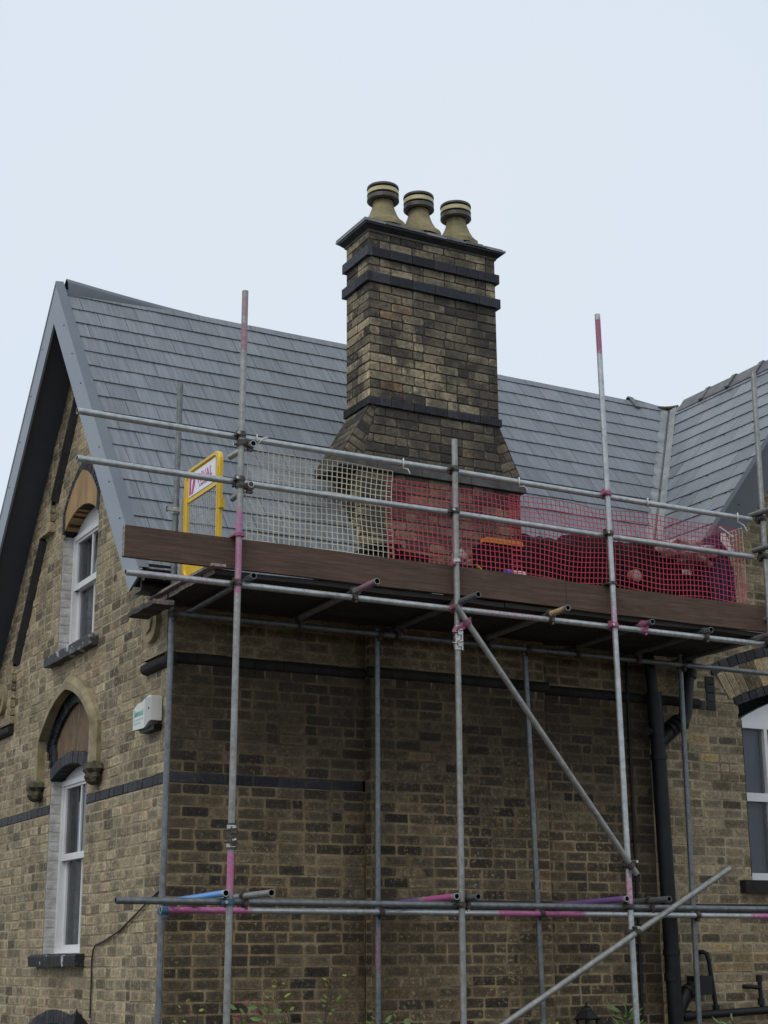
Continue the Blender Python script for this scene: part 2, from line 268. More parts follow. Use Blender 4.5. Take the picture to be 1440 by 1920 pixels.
# ------------------------------------------------------------------ mesh builder
class MB:
    def __init__(self): self.v = []; self.f = []; self.mi = []; self.mats = []; self.c = []; self.smooth = []
    def mat(self, m):
        if m not in self.mats: self.mats.append(m)
        return self.mats.index(m)
    def add(self, verts, faces, m, col=(0.5, 0.5, 0, 1), smooth=False, cols=None):
        o = len(self.v); self.v += [tuple(p) for p in verts]
        self.c += cols if cols else [col]*len(verts)
        i = self.mat(m)
        for f in faces: self.f.append([o+k for k in f]); self.mi.append(i); self.smooth.append(smooth)
    def box(self, lo, hi, m, col=None):
        x0, y0, z0 = lo; x1, y1, z1 = hi
        self.add([(x0,y0,z0),(x1,y0,z0),(x1,y1,z0),(x0,y1,z0),(x0,y0,z1),(x1,y0,z1),(x1,y1,z1),(x0,y1,z1)],
                 [(0,3,2,1),(4,5,6,7),(0,1,5,4),(1,2,6,5),(2,3,7,6),(3,0,4,7)], m, col or (random.random(), random.random(), 0, 1))
    def obox(self, c, ax, ay, az, m, col=None):
        c = Vector(c); ax, ay, az = Vector(ax), Vector(ay), Vector(az); P = []
        for sz in (-1, 1):
            for sx, sy in ((-1,-1),(1,-1),(1,1),(-1,1)): P.append(c+sx*ax+sy*ay+sz*az)
        self.add(P, [(0,3,2,1),(4,5,6,7),(0,1,5,4),(1,2,6,5),(2,3,7,6),(3,0,4,7)], m, col or (random.random(), random.random(), 0, 1))
    def prism(self, poly, fn, d0, d1, m, col=None):
        """poly = [(u,w)], fn(u,w,d)->xyz, extruded from depth d0 to d1"""
        n = len(poly); P = [fn(u, w_, d0) for u, w_ in poly]+[fn(u, w_, d1) for u, w_ in poly]
        F = [tuple(range(n, 2*n)), tuple(range(n-1, -1, -1))]+[(i, (i+1) % n, n+(i+1) % n, n+i) for i in range(n)]
        self.add(P, F, m, col or (random.random(), random.random(), 0, 1))
    def cyl(self, p0, p1, r, m, seg=12, r1=None, cap=True, smooth=True):
        p0, p1 = Vector(p0), Vector(p1); d = (p1-p0).normalized()
        a = d.orthogonal().normalized(); b = d.cross(a); r1 = r if r1 is None else r1
        P = [p0+r*(cos(t)*a+sin(t)*b) for t in [2*pi*i/seg for i in range(seg)]]+[p1+r1*(cos(t)*a+sin(t)*b) for t in [2*pi*i/seg for i in range(seg)]]
        self.add(P, [(i, (i+1) % seg, seg+(i+1) % seg, seg+i) for i in range(seg)], m, smooth=smooth)
        if cap: 
            self.add(P[:seg], [tuple(range(seg-1, -1, -1))], m); self.add(P[seg:], [tuple(range(seg))], m)
    def path(self, pts, r, m, seg=10, cap=True, radii=None):
        pts = [Vector(p) for p in pts]; n = len(pts); V = []; F = []
        a = None
        for i, p in enumerate(pts):
            d = (pts[min(i+1, n-1)]-pts[max(i-1, 0)]).normalized()
            if a is None: a = d.orthogonal().normalized()
            a = (a-d*a.dot(d)).normalized(); b = d.cross(a); rr = radii[i] if radii else r
            V += [p+rr*(cos(t)*a+sin(t)*b) for t in [2*pi*k/seg for k in range(seg)]]
        for i in range(n-1):
            for k in range(seg): F.append((i*seg+k, i*seg+(k+1) % seg, (i+1)*seg+(k+1) % seg, (i+1)*seg+k))
        self.add(V, F, m, smooth=True)
        if cap: self.add(V[:seg], [tuple(range(seg-1, -1, -1))], m); self.add(V[-seg:], [tuple(range(seg))], m)
    def lathe(self, c, prof, m, seg=24, smooth=True):
        V = []; F = []
        for r, z in prof: V += [(c[0]+r*cos(2*pi*k/seg), c[1]+r*sin(2*pi*k/seg), c[2]+z) for k in range(seg)]
        for i in range(len(prof)-1):
            for k in range(seg): F.append((i*seg+k, i*seg+(k+1) % seg, (i+1)*seg+(k+1) % seg, (i+1)*seg+k))
        self.add(V, F, m, smooth=smooth)
    def build(self, name, parent=None, attrname='bc', origin=None):
        me = bpy.data.meshes.new(name)
        L0 = Vector(parent['_wl']) if parent is not None else Vector(origin or (0, 0, 0))
        me.from_pydata([tuple(Vector(p)-L0) for p in self.v], [], self.f)
        for m in self.mats: me.materials.append(m)
        me.polygons.foreach_set('material_index', self.mi); me.polygons.foreach_set('use_smooth', self.smooth)
        ca = me.color_attributes.new(attrname, 'FLOAT_COLOR', 'POINT')
        flat = []
        for c in self.c: flat += list(c)
        ca.data.foreach_set('color', flat)
        me.update()
        o = bpy.data.objects.new(name, me); COL.objects.link(o)
        if parent is not None:
            o.parent = parent
            pl = Vector(parent['_wl'])
            o['_wl'] = tuple(pl)
        else:
            o.location = L0; o['_wl'] = tuple(L0)
        return o
def thing(name, label, cat, loc=(0, 0, 0), group=None):
    o = bpy.data.objects.new(name, None); COL.objects.link(o); o.location = loc; o['_wl'] = tuple(loc)
    o.empty_display_size = 0.2
    o['label'] = label; o['category'] = cat
    if group: o['group'] = group
    return o
def tag(o, label, cat, group=None):
    o['label'] = label; o['category'] = cat
    if group: o['group'] = group
    return o

# ------------------------------------------------------------------ brick fields
def clip_poly(poly, clipper):
    out_ = poly; n = len(clipper)
    for i in range(n):
        a, b = clipper[i], clipper[(i+1) % n]; inp = out_; out_ = []
        if not inp: return []
        def side(p): return (b[0]-a[0])*(p[1]-a[1])-(b[1]-a[1])*(p[0]-a[0])
        for j in range(len(inp)):
            p, q = inp[j-1], inp[j]; sp, sq = side(p), side(q)
            if sq >= 0:
                if sp < 0: t = sp/(sp-sq); out_.append((p[0]+t*(q[0]-p[0]), p[1]+t*(q[1]-p[1])))
                out_.append(q)
            elif sp >= 0: t = sp/(sp-sq); out_.append((p[0]+t*(q[0]-p[0]), p[1]+t*(q[1]-p[1])))
    return out_
def area(p): return 0.5*sum(p[i-1][0]*p[i][1]-p[i][0]*p[i-1][1] for i in range(len(p)))
def ccw(p): return p if area(p) > 0 else p[::-1]
H = 0.086; Z0 = 0.006
def one_brick(mb, poly, fn, m, d=0.0, full=True, back=-0.02, rv=None, cut=None):
    """poly ccw in (u,w); face with rounded corners and a chamfered arris"""
    r = rv if rv is not None else random.random()
    col = (r, random.random(), 0, 1)
    if full and len(poly) == 4:
        c = cut if cut is not None else random.choice((0.004, 0.006, 0.009, 0.014)); out_ = []
        for i in range(4):
            p, q, s = poly[i-1], poly[i], poly[(i+1) % 4]
            def toward(a, b, c_):
                l = sqrt((b[0]-a[0])**2+(b[1]-a[1])**2) or 1; c_ = min(c_, l*0.3); return (a[0]+(b[0]-a[0])*c_/l, a[1]+(b[1]-a[1])*c_/l)
            j = random.uniform(0.6, 1.5)
            out_ += [toward(q, p, c*j), toward(q, s, c*random.uniform(0.6, 1.5))]
        poly = out_
    cx = sum(p[0] for p in poly)/len(poly); cy = sum(p[1] for p in poly)/len(poly)
    n = len(poly); j = lambda: random.uniform(-0.0016, 0.0016)
    dd = d+random.uniform(-0.002, 0.0025)
    outer = [(u+j(), w_+j()) for u, w_ in poly]
    ins = []
    for u, w_ in outer:
        l = sqrt((u-cx)**2+(w_-cy)**2) or 1; k = max(0, (l-0.006)/l); ins.append((cx+(u-cx)*k, cy+(w_-cy)*k))
    mid = [(cx+(u-cx)*0.62, cy+(w_-cy)*0.5) for u, w_ in ins]
    P = [fn(u, w_, dd+back) for u, w_ in outer]+[fn(u, w_, dd-0.004) for u, w_ in outer]+[fn(u, w_, dd) for u, w_ in ins]+[fn(u, w_, dd+0.0005) for u, w_ in mid]
    F = []
    for i in range(n):
        k = (i+1) % n; F += [(i, k, n+k, n+i), (n+i, n+k, 2*n+k, 2*n+i), (2*n+i, 2*n+k, 3*n+k, 3*n+i)]
    F.append(tuple(range(3*n, 4*n)))
    hv = random.random()*0.6
    col = (col[0], col[1], DARK_FN[0](cx, cy) if DARK_FN[0] else 0, 1)
    mb.add(P, F, m, cols=[col]*(3*n)+[(col[0], col[1], col[2], hv)]*n)
DARK_FN = [None]
def field(mb, poly, fn, bm, mm, angle=0.0, gaps=None, d=0.0, skip=None, hp=0.35, seed=1, h=H, z0=Z0, joint=0.0145, length=0.235, override=None, umod=0.0, md=0.003):
    """Cover a convex polygon with brickwork: bm bricks over an mm mortar sheet.
    gaps(w) -> list of (a,b) in u left open; skip(w) -> True leaves the course out (mortar too)."""
    rnd = random.Random(seed); poly = ccw(poly); ca, sa = cos(angle), sin(angle)
    rot = lambda p: (p[0]*ca+p[1]*sa, -p[0]*sa+p[1]*ca); unr = lambda p: (p[0]*ca-p[1]*sa, p[0]*sa+p[1]*ca)
    pr = [rot(p) for p in poly]; umin = min(p[0] for p in pr); umax = max(p[0] for p in pr); wmin = min(p[1] for p in pr); wmax = max(p[1] for p in pr)
    k0 = math.floor((wmin-z0)/h); k1 = math.ceil((wmax-z0)/h)
    for k in range(k0, k1):
        w0 = z0+k*h; w1 = w0+h; wc = (w0+w1)/2
        if skip and skip(wc): continue
        g = sorted(gaps(wc)) if gaps else []
        spans = []; a = umin
        for x0, x1 in g:
            if x0 > a: spans.append((a, min(x0, umax)))
            a = max(a, x1)
        if a < umax: spans.append((a, umax))
        for s0, s1 in spans:
            mp = clip_poly([(s0, w0), (s1, w0), (s1, w1), (s0, w1)], pr)
            if len(mp) > 2:
                q = [unr(p) for p in mp]
                nseg = max(1, int((s1-s0)/0.5)) if (DARK_FN[0] and len(mp) == 4) else 1
                if nseg == 1: mb.add([fn(u, w_, d-md) for u, w_ in q], [tuple(range(len(q)))], mm, cols=[(0.5, 0.5, DARK_FN[0](*p) if DARK_FN[0] else 0, 1) for p in q])
                else:
                    for t_ in range(nseg):
                        ua = s0+(s1-s0)*t_/nseg; ub = s0+(s1-s0)*(t_+1)/nseg; qq = [unr(p) for p in clip_poly([(ua, w0), (ub, w0), (ub, w1), (ua, w1)], pr)]
                        if len(qq) > 2: mb.add([fn(u, w_, d-md) for u, w_ in qq], [tuple(range(len(qq)))], mm, cols=[(0.5, 0.5, DARK_FN[0](*p), 1) for p in qq])
            u = s0 - (rnd.uniform(0, 0.05) if s0 == umin and umod == 0 else 0)
            first = True; last_head = False
            if (k % 2): u_len = 0.112
            else: u_len = length
            while u < s1-0.01:
                if not first:
                    hd = rnd.random() < hp and not last_head; u_len = 0.112 if hd else length; last_head = hd
                    u_len += rnd.uniform(-0.006, 0.006)
                e = min(u+u_len, s1)
                if s1-e < 0.06: e = s1
                r4 = [(u+joint/2, w0+joint/2+rnd.uniform(-.0015, .0015)), (e-joint/2, w0+joint/2+rnd.uniform(-.0015, .0015)), (e-joint/2, w1-joint/2+rnd.uniform(-.0015, .0015)), (u+joint/2, w1-joint/2+rnd.uniform(-.0015, .0015))]
                cp = clip_poly(r4, pr)
                if len(cp) > 2 and abs(area(cp)) > 0.0006:
                    m_ = bm; rv = None
                    if override:
                        ov = override(unr(((u+e)/2, wc)))
                        if ov is not None: rv = ov
                    one_brick(mb, [unr(p) for p in cp], fn, m_, d, full=(len(cp) == 4), rv=rv)
                u = e; first = False
G_ = lambda u, z, d: (-d, u, z)                 # gable wall: u runs along +y, faces -x
W_ = lambda u, z, d: (u, -d, z)                 # long wall: u runs along +x, faces -y

# voussoir ring along a curve
def ring(mb, pts_in, pts_out, fn, m, d, back=-0.05, gap=0.004, mm=None, rvr=None):
    n = len(pts_in)
    for i in range(n-1):
        a, b, c, e = pts_in[i], pts_in[i+1], pts_out[i+1], pts_out[i]
        def lerp(p, q, t): return (p[0]+(q[0]-p[0])*t, p[1]+(q[1]-p[1])*t)
        l = sqrt((a[0]-b[0])**2+(a[1]-b[1])**2) or 1; t = min(0.3, gap/l)
        q = ccw([lerp(a, b, t), lerp(a, b, 1-t), lerp(e, c, 1-t), lerp(e, c, t)])
        one_brick(mb, q, fn, m, d, True, back, cut=0.003)
    if mm:
        for i in range(n-1):
            q = ccw([pts_in[i], pts_in[i+1], pts_out[i+1], pts_out[i]])
            mb.add([fn(u, w_, d-0.008) for u, w_ in q], [(0, 1, 2, 3)], mm)
def arc3(c, half, zs, rise, n, off=0.0):
    """segmental arch through (c-half,zs),(c,zs+rise),(c+half,zs); off = radial offset"""
    R = (half*half+rise*rise)/(2*rise); zc = zs+rise-R; a = math.asin(half/R)
    return [(c+(R+off)*sin(-a+2*a*i/n), zc+(R+off)*cos(-a+2*a*i/n)) for i in range(n+1)]
def pointed(c, half, zs, rise, n, off=0.0, bulge=0.09):
    """two shallow arcs meeting at an apex: left springing to right springing"""
    ch = sqrt(half*half+rise*rise); L_ = []
    nx, nz_ = -rise/ch, half/ch; sg = bulge*ch
    for i in range(n+1):
        t = i/n; b = 4*sg*t*(1-t); L_.append((c-half+half*t+nx*b, zs+rise*t+nz_*b))
    return L_+[(2*c-p[0], p[1]) for p in L_[-2::-1]]
def half_at(z, half, zs, rise, bulge=0.09):
    P = pointed(0, half, zs, rise, 24, bulge=bulge)[:25]
    for a, b in zip(P, P[1:]):
        if a[1] <= z <= b[1]: return -(a[0]+(b[0]-a[0])*(z-a[1])/max(1e-6, b[1]-a[1]))
    return 0

# ================================================================== SETTING
g = MB(); g.add([(-60, -60, 0), (60, -60, 0), (60, 60, 0), (-60, 60, 0)], [(0, 1, 2, 3)], M['soil'])
go = g.build('ground'); go['kind'] = 'structure'

# ================================================================== HOUSE
house = thing('brick_house', 'yellow and black brick Victorian house with steep grey slate roofs behind the scaffold', 'house')
YC = 2.5                                          # gable centre line
# --- gable wall with two window openings
WIN = [dict(y0=1.99, y1=3.06, zs=1.66, zt=3.235, rise=0.105), dict(y0=1.99, y1=3.06, zs=4.44, zt=5.62, rise=0.18)]
WC = 2.525
def roofz(y): return 8.0-1.29*abs(YC-y)
def gable_gaps(z):
    g = []
    for w_ in WIN:
        if w_['zs'] < z < w_['zt']: g.append((w_['y0'], w_['y1']))
    # pointed recess above the lower window
    if 3.235 <= z < 4.10:
        if z < 3.6: hw = 0.50+0.30*(z-3.235)/0.365
        else: hw = half_at(z, 0.80, 3.60, 0.50)
        if hw > 0.02: g.append((WC-hw, WC+hw))
    if 5.62 <= z < 6.26:
        if z < 5.84: hw = 0.50
        else: hw = half_at(z, 0.51, 5.84, 0.37)
        if hw > 0.02: g.append((WC-hw, WC+hw))
    if z < 1.2:                                    # ground floor arched opening
        R = 2.356; zc = 1.2-R
        hw = sqrt(max(0, R*R-(z+0.05-zc)**2)) if z > 0.98 else 0.95
        if hw < 0.02: return g
        g.append((2.56-hw, 2.56+hw))
    return g
is_band = lambda z: 2.93 < z < 3.016
is_low = lambda z: 1.984 < z < 2.07
wall = MB()
gp = [(0, 0), (5, 0), (5, 4.775), (2.5, 8.0), (0, 4.775)]
field(wall, gp, G_, M['gable_brick'], M['gable_mortar'], gaps=gable_gaps, skip=is_band, hp=0.4, seed=3, umod=1,
      override=lambda p: (0.9 if (abs(p[0]-WC) < 0.55 and (1.1 < p[1] < 1.56 or 4.05 < p[1] < 4.36) and random.random() < 0.55) else None))
wall.build('gable_wall', house)
band = MB()
for ya_, yb_ in ((0, 1.99), (3.06, 5)):
    band = MB(); field(band, [(ya_, 2.9), (yb_, 2.9), (yb_, 3.03), (ya_, 3.03)], G_, M['blue_brick'], M['black_mould'], skip=lambda z: not is_band(z), hp=1.0, seed=5, umod=1)
    if ya_ == 0: band.build('black_brick_band', house)
band.build('black_brick_band', house); band = MB()
field(band, [(0, 2.9), (1.70, 2.9), (1.70, 3.03), (0, 3.03)], W_, M['blue_brick'], M['stack_mortar'], skip=lambda z: not is_band(z), hp=0.0, seed=6, umod=1)
band.build('black_brick_band', house); band = MB()
field(band, [(1.72, 1.95), (3.47, 1.95), (3.47, 2.12), (1.72, 2.12)], W_, M['blue_brick'], M['stack_mortar'], d=0.11, skip=lambda z: not is_low(z), hp=0.0, seed=7, umod=1)
band.build('black_brick_band', house); band = MB()
field(band, [(3.47, 1.95), (9.7, 1.95), (9.7, 2.12), (3.47, 2.12)], W_, M['blue_brick'], M['stack_mortar'], d=0.0, skip=lambda z: not is_low(z), hp=0.0, seed=8, umod=1)
band.build('black_brick_band', house)

# core so that nothing shines through
core = MB()
core.prism([(0.42, 0), (4.97, 0), (4.97, 4.70), (2.5, 7.82), (0.42, 5.1)], lambda u, z, d: (d, u, z), 0.45, 9.6, M['room'])
core.build('inner_shell', house)

# --- long side wall, chimney breast and wing gable wall
def side_dark(x, z):  # darker upward to the string course, at the right end and beside the breast
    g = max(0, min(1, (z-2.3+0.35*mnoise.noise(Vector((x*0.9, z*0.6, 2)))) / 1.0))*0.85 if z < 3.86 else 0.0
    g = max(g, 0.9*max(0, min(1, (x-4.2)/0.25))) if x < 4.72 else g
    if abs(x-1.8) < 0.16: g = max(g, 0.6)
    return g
DARK_FN[0] = side_dark
side = MB()
UP = lambda p: random.uniform(0.6, 0.88) if p[1] > 3.93 else None
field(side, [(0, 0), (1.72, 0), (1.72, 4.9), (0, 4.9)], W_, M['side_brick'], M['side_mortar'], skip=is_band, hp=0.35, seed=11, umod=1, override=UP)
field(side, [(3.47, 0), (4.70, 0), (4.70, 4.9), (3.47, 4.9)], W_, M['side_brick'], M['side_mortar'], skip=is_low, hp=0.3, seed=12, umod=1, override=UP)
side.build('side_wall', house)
br = MB()
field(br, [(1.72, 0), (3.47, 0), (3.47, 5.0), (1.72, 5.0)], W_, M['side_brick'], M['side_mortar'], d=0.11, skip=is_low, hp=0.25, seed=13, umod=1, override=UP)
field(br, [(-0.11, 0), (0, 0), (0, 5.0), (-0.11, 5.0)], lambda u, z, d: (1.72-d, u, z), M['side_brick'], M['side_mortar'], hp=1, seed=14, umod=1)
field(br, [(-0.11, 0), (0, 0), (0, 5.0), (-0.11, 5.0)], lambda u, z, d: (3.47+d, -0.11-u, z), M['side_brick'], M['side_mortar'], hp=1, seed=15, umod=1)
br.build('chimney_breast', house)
DARK_FN[0] = None
WX = 7.22; WW = 2.5
def wing_gaps(z):
    g = []
    if 2.28 < z < 3.80: g.append((5.82, 8.62))
    elif 3.80 <= z < 4.62:
        # everything inside the outer black ring of the big arch
        R = 4.26; zc = 4.20-3.9; t = R*R-(z-zc)**2
        if z >= 3.855:
            hw = sqrt(t) if t > 0 else 0
            hw = min(hw, 1.80 if z < 4.13 else 9)
            if hw: g.append((WX-hw, WX+hw))
        else: g.append((5.78, 8.66))
    return g
wing = MB()
field(wing, [(4.70, 0), (9.72, 0), (9.72, 4.7), (7.22, 7.95), (4.70, 4.7)], W_, M['wing_brick'], M['gable_mortar'], gaps=wing_gaps, skip=is_low, hp=0.25, seed=17, umod=1,
      override=lambda p: (0.98 if (5.3 < p[0] < 6.3 and 1.45 < p[1] < 1.75 and random.random() < 0.6) or (4.8 < p[0] < 5.05 and 3.98 < p[1] < 4.16) else None))
wing.build('wing_wall', house)

# --- moulded black string course (quarter round) and its returns
def mould(mb, p0, p1, outv, z0, z1, r, m, cap=True):
    p0, p1, outv = Vector(p0), Vector(p1), Vector(outv)
    prof = [(0, z0)]+[(r*sin(t*pi/2/5), z0+(z1-z0)*0.4*(1-cos(t*pi/2/5))) for t in range(1, 6)]+[(r, z1-0.035), (0.008, z1), (-0.02, z1), (-0.02, z0)]
    n = len(prof); Lx = (p1-p0).length; k = max(1, int(round(Lx/0.24)))
    for q in range(k):
        a_ = p0+(p1-p0)*(q/k)+(p1-p0).normalized()*(0.002 if q else 0); b_ = p0+(p1-p0)*((q+1)/k)-(p1-p0).normalized()*(0.002 if q < k-1 else 0)
        V = []; e = random.uniform(-0.003, 0.002); f_ = random.uniform(-0.002, 0.002)
        for p in (a_, b_): V += [(p.x+outv.x*(o+e), p.y+outv.y*(o+e), z+f_) for o, z in prof]
        F = [(i, (i+1) % n, n+(i+1) % n, n+i) for i in range(n)]+[tuple(range(n-1, -1, -1)), tuple(range(n, 2*n))]
        mb.add(V, F, m, smooth=False)
st = MB()
mould(st, (-0.055, 0, 0), (1.72, 0, 0), (0, -1, 0), 3.865, 3.955, 0.035, M['black_mould'])
mould(st, (1.685, -0.11, 0), (3.505, -0.11, 0), (0, -1, 0), 3.865, 3.957, 0.035, M['black_mould'])
mould(st, (3.47, 0, 0), (5.31, 0, 0), (0, -1, 0), 3.865, 3.955, 0.035, M['black_mould'])
st.build('string_course', house); st = MB()
mould(st, (0, -0.033, 0), (0, 0.56, 0), (-1, 0, 0), 3.843, 3.953, 0.06, M['black_mould'])
st.build('string_course', house); st = MB()
mould(st, (0, 4.42, 0), (0, 5.0, 0), (-1, 0, 0), 3.843, 3.953, 0.06, M['black_mould'])
st.build('string_course', house)

# --- proud raking brickwork with black lower moulding on the gable (both sides)
rk = MB(); rm = MB()
def mir(poly, s): return poly if s > 0 else [(5-u, z) for u, z in poly]
PR = 0.05
for s in (1, -1):
    for poly, sd_ in (([(0.0, 3.955), (0.57, 3.955), (0.57, 4.60), (0.0, 4.60)], 21), ([(0.0, 4.60), (0.57, 4.60), (1.33, 5.76), (1.33, 6.49), (0.0, 4.775)], 22),
                      ([(1.33, 5.76), (1.64, 5.76), (1.64, 6.05), (2.17, 6.83), (2.5, 7.33), (2.5, 8.0), (1.33, 6.49)], 23)):
        if len(poly) == 7:
            for pp in ([(1.33, 5.76), (1.64, 5.76), (1.64, 6.89), (1.33, 6.49)], [(1.64, 6.05), (2.5, 7.33), (2.5, 8.0), (1.64, 6.89)]):
                field(rk, mir(pp, s), G_, M['gable_brick'], M['gable_mortar'], d=PR, seed=sd_, hp=0.4, umod=1)
        else: field(rk, mir(poly, s), G_, M['gable_brick'], M['gable_mortar'], d=PR, seed=sd_, hp=0.5, umod=1)
    # step faces of the proud work
    for a, b in (((0.57, 3.955), (0.57, 4.60)), ((1.64, 5.76), (1.64, 6.05))):
        aa, bb = mir([a, b], s)
        nb = int(round((bb[1]-aa[1])/H))
        for i in range(nb):
            z0 = aa[1]+i*H+0.005; z1 = z0+H-0.01; u = aa[0]
            rk.box((-PR-0.004, u-0.012, z0), (0.0, u+0.004*s, z1), M['gable_brick'])
    aa, bb = mir([(1.33, 5.75), (1.66, 5.75)], s)
    rk.box((-PR-0.012, min(aa[0], bb[0]), 5.735), (0.0, max(aa[0], bb[0]), 5.765), M['gable_brick'])
    # black raking rolls
    for a, b in (((0.57, 4.60), (1.33, 5.74)), ((1.64, 6.07), (2.5, 7.33))):
        (u0, z0), (u1, z1) = mir([a, b], s)
        dx, dz = u1-u0, z1-z0; l = sqrt(dx*dx+dz*dz); nx, nz_ = (dz/l, -dx/l) if s > 0 else (-dz/l, dx/l)
        kq = max(1, int(round(l/0.235)))
        for q in range(kq):
            V = []; e = random.uniform(-0.002, 0.002)
            for tq in (q/kq+0.002/l, (q+1)/kq-0.002/l):
                u = u0+dx*tq; z = z0+dz*tq
                for dp, of_ in ((-0.01, -0.01), (PR+0.004+e, -0.01), (PR+0.004+e, 0.03), (0.004, 0.10), (-0.01, 0.10)):
                    V.append((-dp, u+nx*of_, z+nz_*of_))
            rm.add(V, [(i, (i+1) % 5, 5+(i+1) % 5, 5+i) for i in range(5)]+[(4, 3, 2, 1, 0), (5, 6, 7, 8, 9)], M['black_mould'])
        rm.build('raking_moulding', house); rm = MB()
rk.build('raking_brickwork', house)

# --- carved stone roundel near the corner
ro = MB()
for (cy_, cz) in ((0.30, 4.235), (4.70, 4.235)):
    ro = MB()
    for (ra, rb, d) in ((0.165, 0.125, 0.075), (0.125, 0.0, 0.05)):
        A = [(cy_+ra*cos(t), cz+ra*sin(t)) for t in [2*pi*i/28 for i in range(28)]]
        ro.prism(A, G_, 0.02, PR+d*0.6, M['hood_stone'])
    for q in range(4):
        a = q*pi/2+pi/4
        c = (cy_+0.062*cos(a), cz+0.062*sin(a))
        A = [(c[0]+0.05*cos(t), c[1]+0.05*sin(t)) for t in [2*pi*i/14 for i in range(14)]]
        ro.prism(A, G_, 0.02, PR+0.052 if q % 2 else PR+0.036, M['hood_stone'] if q % 2 else M['grey_stone'])
    A = [(cy_+0.085*sin(t)*(1 if abs(sin(t)) > .5 else .6), cz+0.085*cos(t)) for t in [2*pi*i/8 for i in range(8)]]
    ro.prism(A, G_, 0.02, PR+0.062, M['hood_stone'])
    ro.build('stone_roundel', house)

# --- pointed hood mould with stops over the lower window
hm = MB()
def hood(mb, c, half, zs, rise, zb, wdt, d0, m):
    n = 14
    I = pointed(c, half-wdt, zs, rise-wdt*1.1, n); O = pointed(c, half, zs, rise, n)
    I = [(c-half+wdt, zb)]+I+[(c+half-wdt, zb)]; O = [(c-half, zb)]+O+[(c+half, zb)]
    N = len(I); V = []
    for i in range(N):
        (iu, iz), (ou, oz) = I[i], O[i]
        V += [G_(ou, oz, -0.01), G_(ou, oz, d0*0.55), G_(ou+(iu-ou)*0.45, oz+(iz-oz)*0.45, d0), G_(iu, iz, d0), G_(iu, iz, -0.01)]
    F = []
    for i in range(N-1):
        for k in range(4): F.append((i*5+k, i*5+k+1, (i+1)*5+k+1, (i+1)*5+k))
    F += [(0, 1, 2, 3, 4), tuple(5*(N-1)+k for k in (4, 3, 2, 1, 0))]
    mb.add(V, F, m)
hood(hm, WC, 0.88, 3.63, 0.53, 3.24, 0.125, 0.075, M['hood_stone'])
ho = hm.build('hood_mould', house)
for s in (-1, 1):
    sp = MB(); c = WC+s*0.85
    prof = [(0.03, -0.13), (0.075, -0.11), (0.10, -0.07), (0.085, -0.03), (0.115, 0.0), (0.09, 0.045), (0.05, 0.07), (0.0, 0.08)]
    V = []; F = []; seg = 14
    for i, (r, z) in enumerate(prof):
        for k in range(seg):
            t = 2*pi*k/seg; rr = r*(1+0.18*sin(5*t+i)); V.append((-0.045-rr*0.75*cos(t), c+rr*1.25*sin(t), 3.2+z))
    for i in range(len(prof)-1):
        for k in range(seg): F.append((i*seg+k, i*seg+(k+1) % seg, (i+1)*seg+(k+1) % seg, (i+1)*seg+k))
    F.append(tuple(range(seg-1, -1, -1)))
    sp.add(V, F, M['mossy_stone']); sp.build('label_stop', ho)

# --- stone tympana and black rings
def tymp(zs, apex, half_in, half_out, zb, hb, stone, ringw, voussoir, w_, d_st=-0.035, leg=None):
    t = MB(); n = 12
    I = pointed(WC, half_in, zs, apex-ringw-zs, n); O = pointed(WC, half_in+ringw, zs, apex-zs, n)
    # stone panel: pointed top, segmental bottom
    bot = arc3(WC, w_['y1']-WC, w_['zt'], w_['rise'], 12, off=0.11 if voussoir else 0.0)
    top = [p for p in I]
    # panel as vertical strips so that the shape may be concave
    N = 20
    def yt(u):
        for i in range(len(top)-1):
            a, b = top[i], top[i+1]
            if a[0] <= u <= b[0]: return a[1]+(b[1]-a[1])*(u-a[0])/max(1e-6, b[0]-a[0])
        return zs
    def yb(u):
        for i in range(len(bot)-1):
            a, b = bot[i], bot[i+1]
            if a[0] <= u <= b[0]: return a[1]+(b[1]-a[1])*(u-a[0])/max(1e-6, b[0]-a[0])
        return zb
    U = [WC-half_in+2*half_in*i/N for i in range(N+1)]
    V = []
    for u in U:
        a = yt(min(max(u, WC-half_in+1e-4), WC+half_in-1e-4))
        b = yb(u); 
        if b == zb: b = zb+ (zs-zb)*max(0, (abs(u-WC)-hb))/max(1e-3, half_in-hb)
        V += [G_(u, a, d_st), G_(u, b, d_st), G_(u, b, -0.16)]
    F = []
    for i in range(N): F += [(3*i, 3*i+1, 3*i+4, 3*i+3), (3*i+1, 3*i+2, 3*i+5, 3*i+4)]
    t.add(V, F, stone)
    for s_ in (0.006,):                            # fine central joint
        t.box((-d_st-0.0025, WC-0.02, yb(WC)+0.01), (-d_st+0.002, WC-0.012, yt(WC)-0.01), M['hood_stone'])
    o = t.build('stone_tympanum', house)
    r = MB()
    # ring continues down to the window head
    nI = [(WC-hb, zb)]+I+[(WC+hb, zb)]; nO = [(WC-hb-ringw*0.5, zb)]+O+[(WC+hb+ringw*0.5, zb)]
    ring(r, nI, nO, G_, M['blue_brick'], -0.035 if voussoir else 0.008, back=-0.03, mm=M['black_mould'])
    if voussoir:
        a = arc3(WC, w_['y1']-WC, w_['zt'], w_['rise'], 15); b = arc3(WC, w_['y1']-WC, w_['zt'], w_['rise'], 15, off=0.115)
        ring(r, a, b, G_, M['blue_brick'], 0.004, back=-0.12, mm=M['black_mould'])
    r.build('black_arch_ring', house)
tymp(3.60, 4.11, 0.62, 0.82, 3.27, 0.50, M['tan_stone'], 0.20, True, WIN[0], d_st=-0.07)
tymp(5.84, 6.25, 0.47, 0.55, 5.63, 0.50, M['orange_stone'], 0.085, False, WIN[1], d_st=0.004)
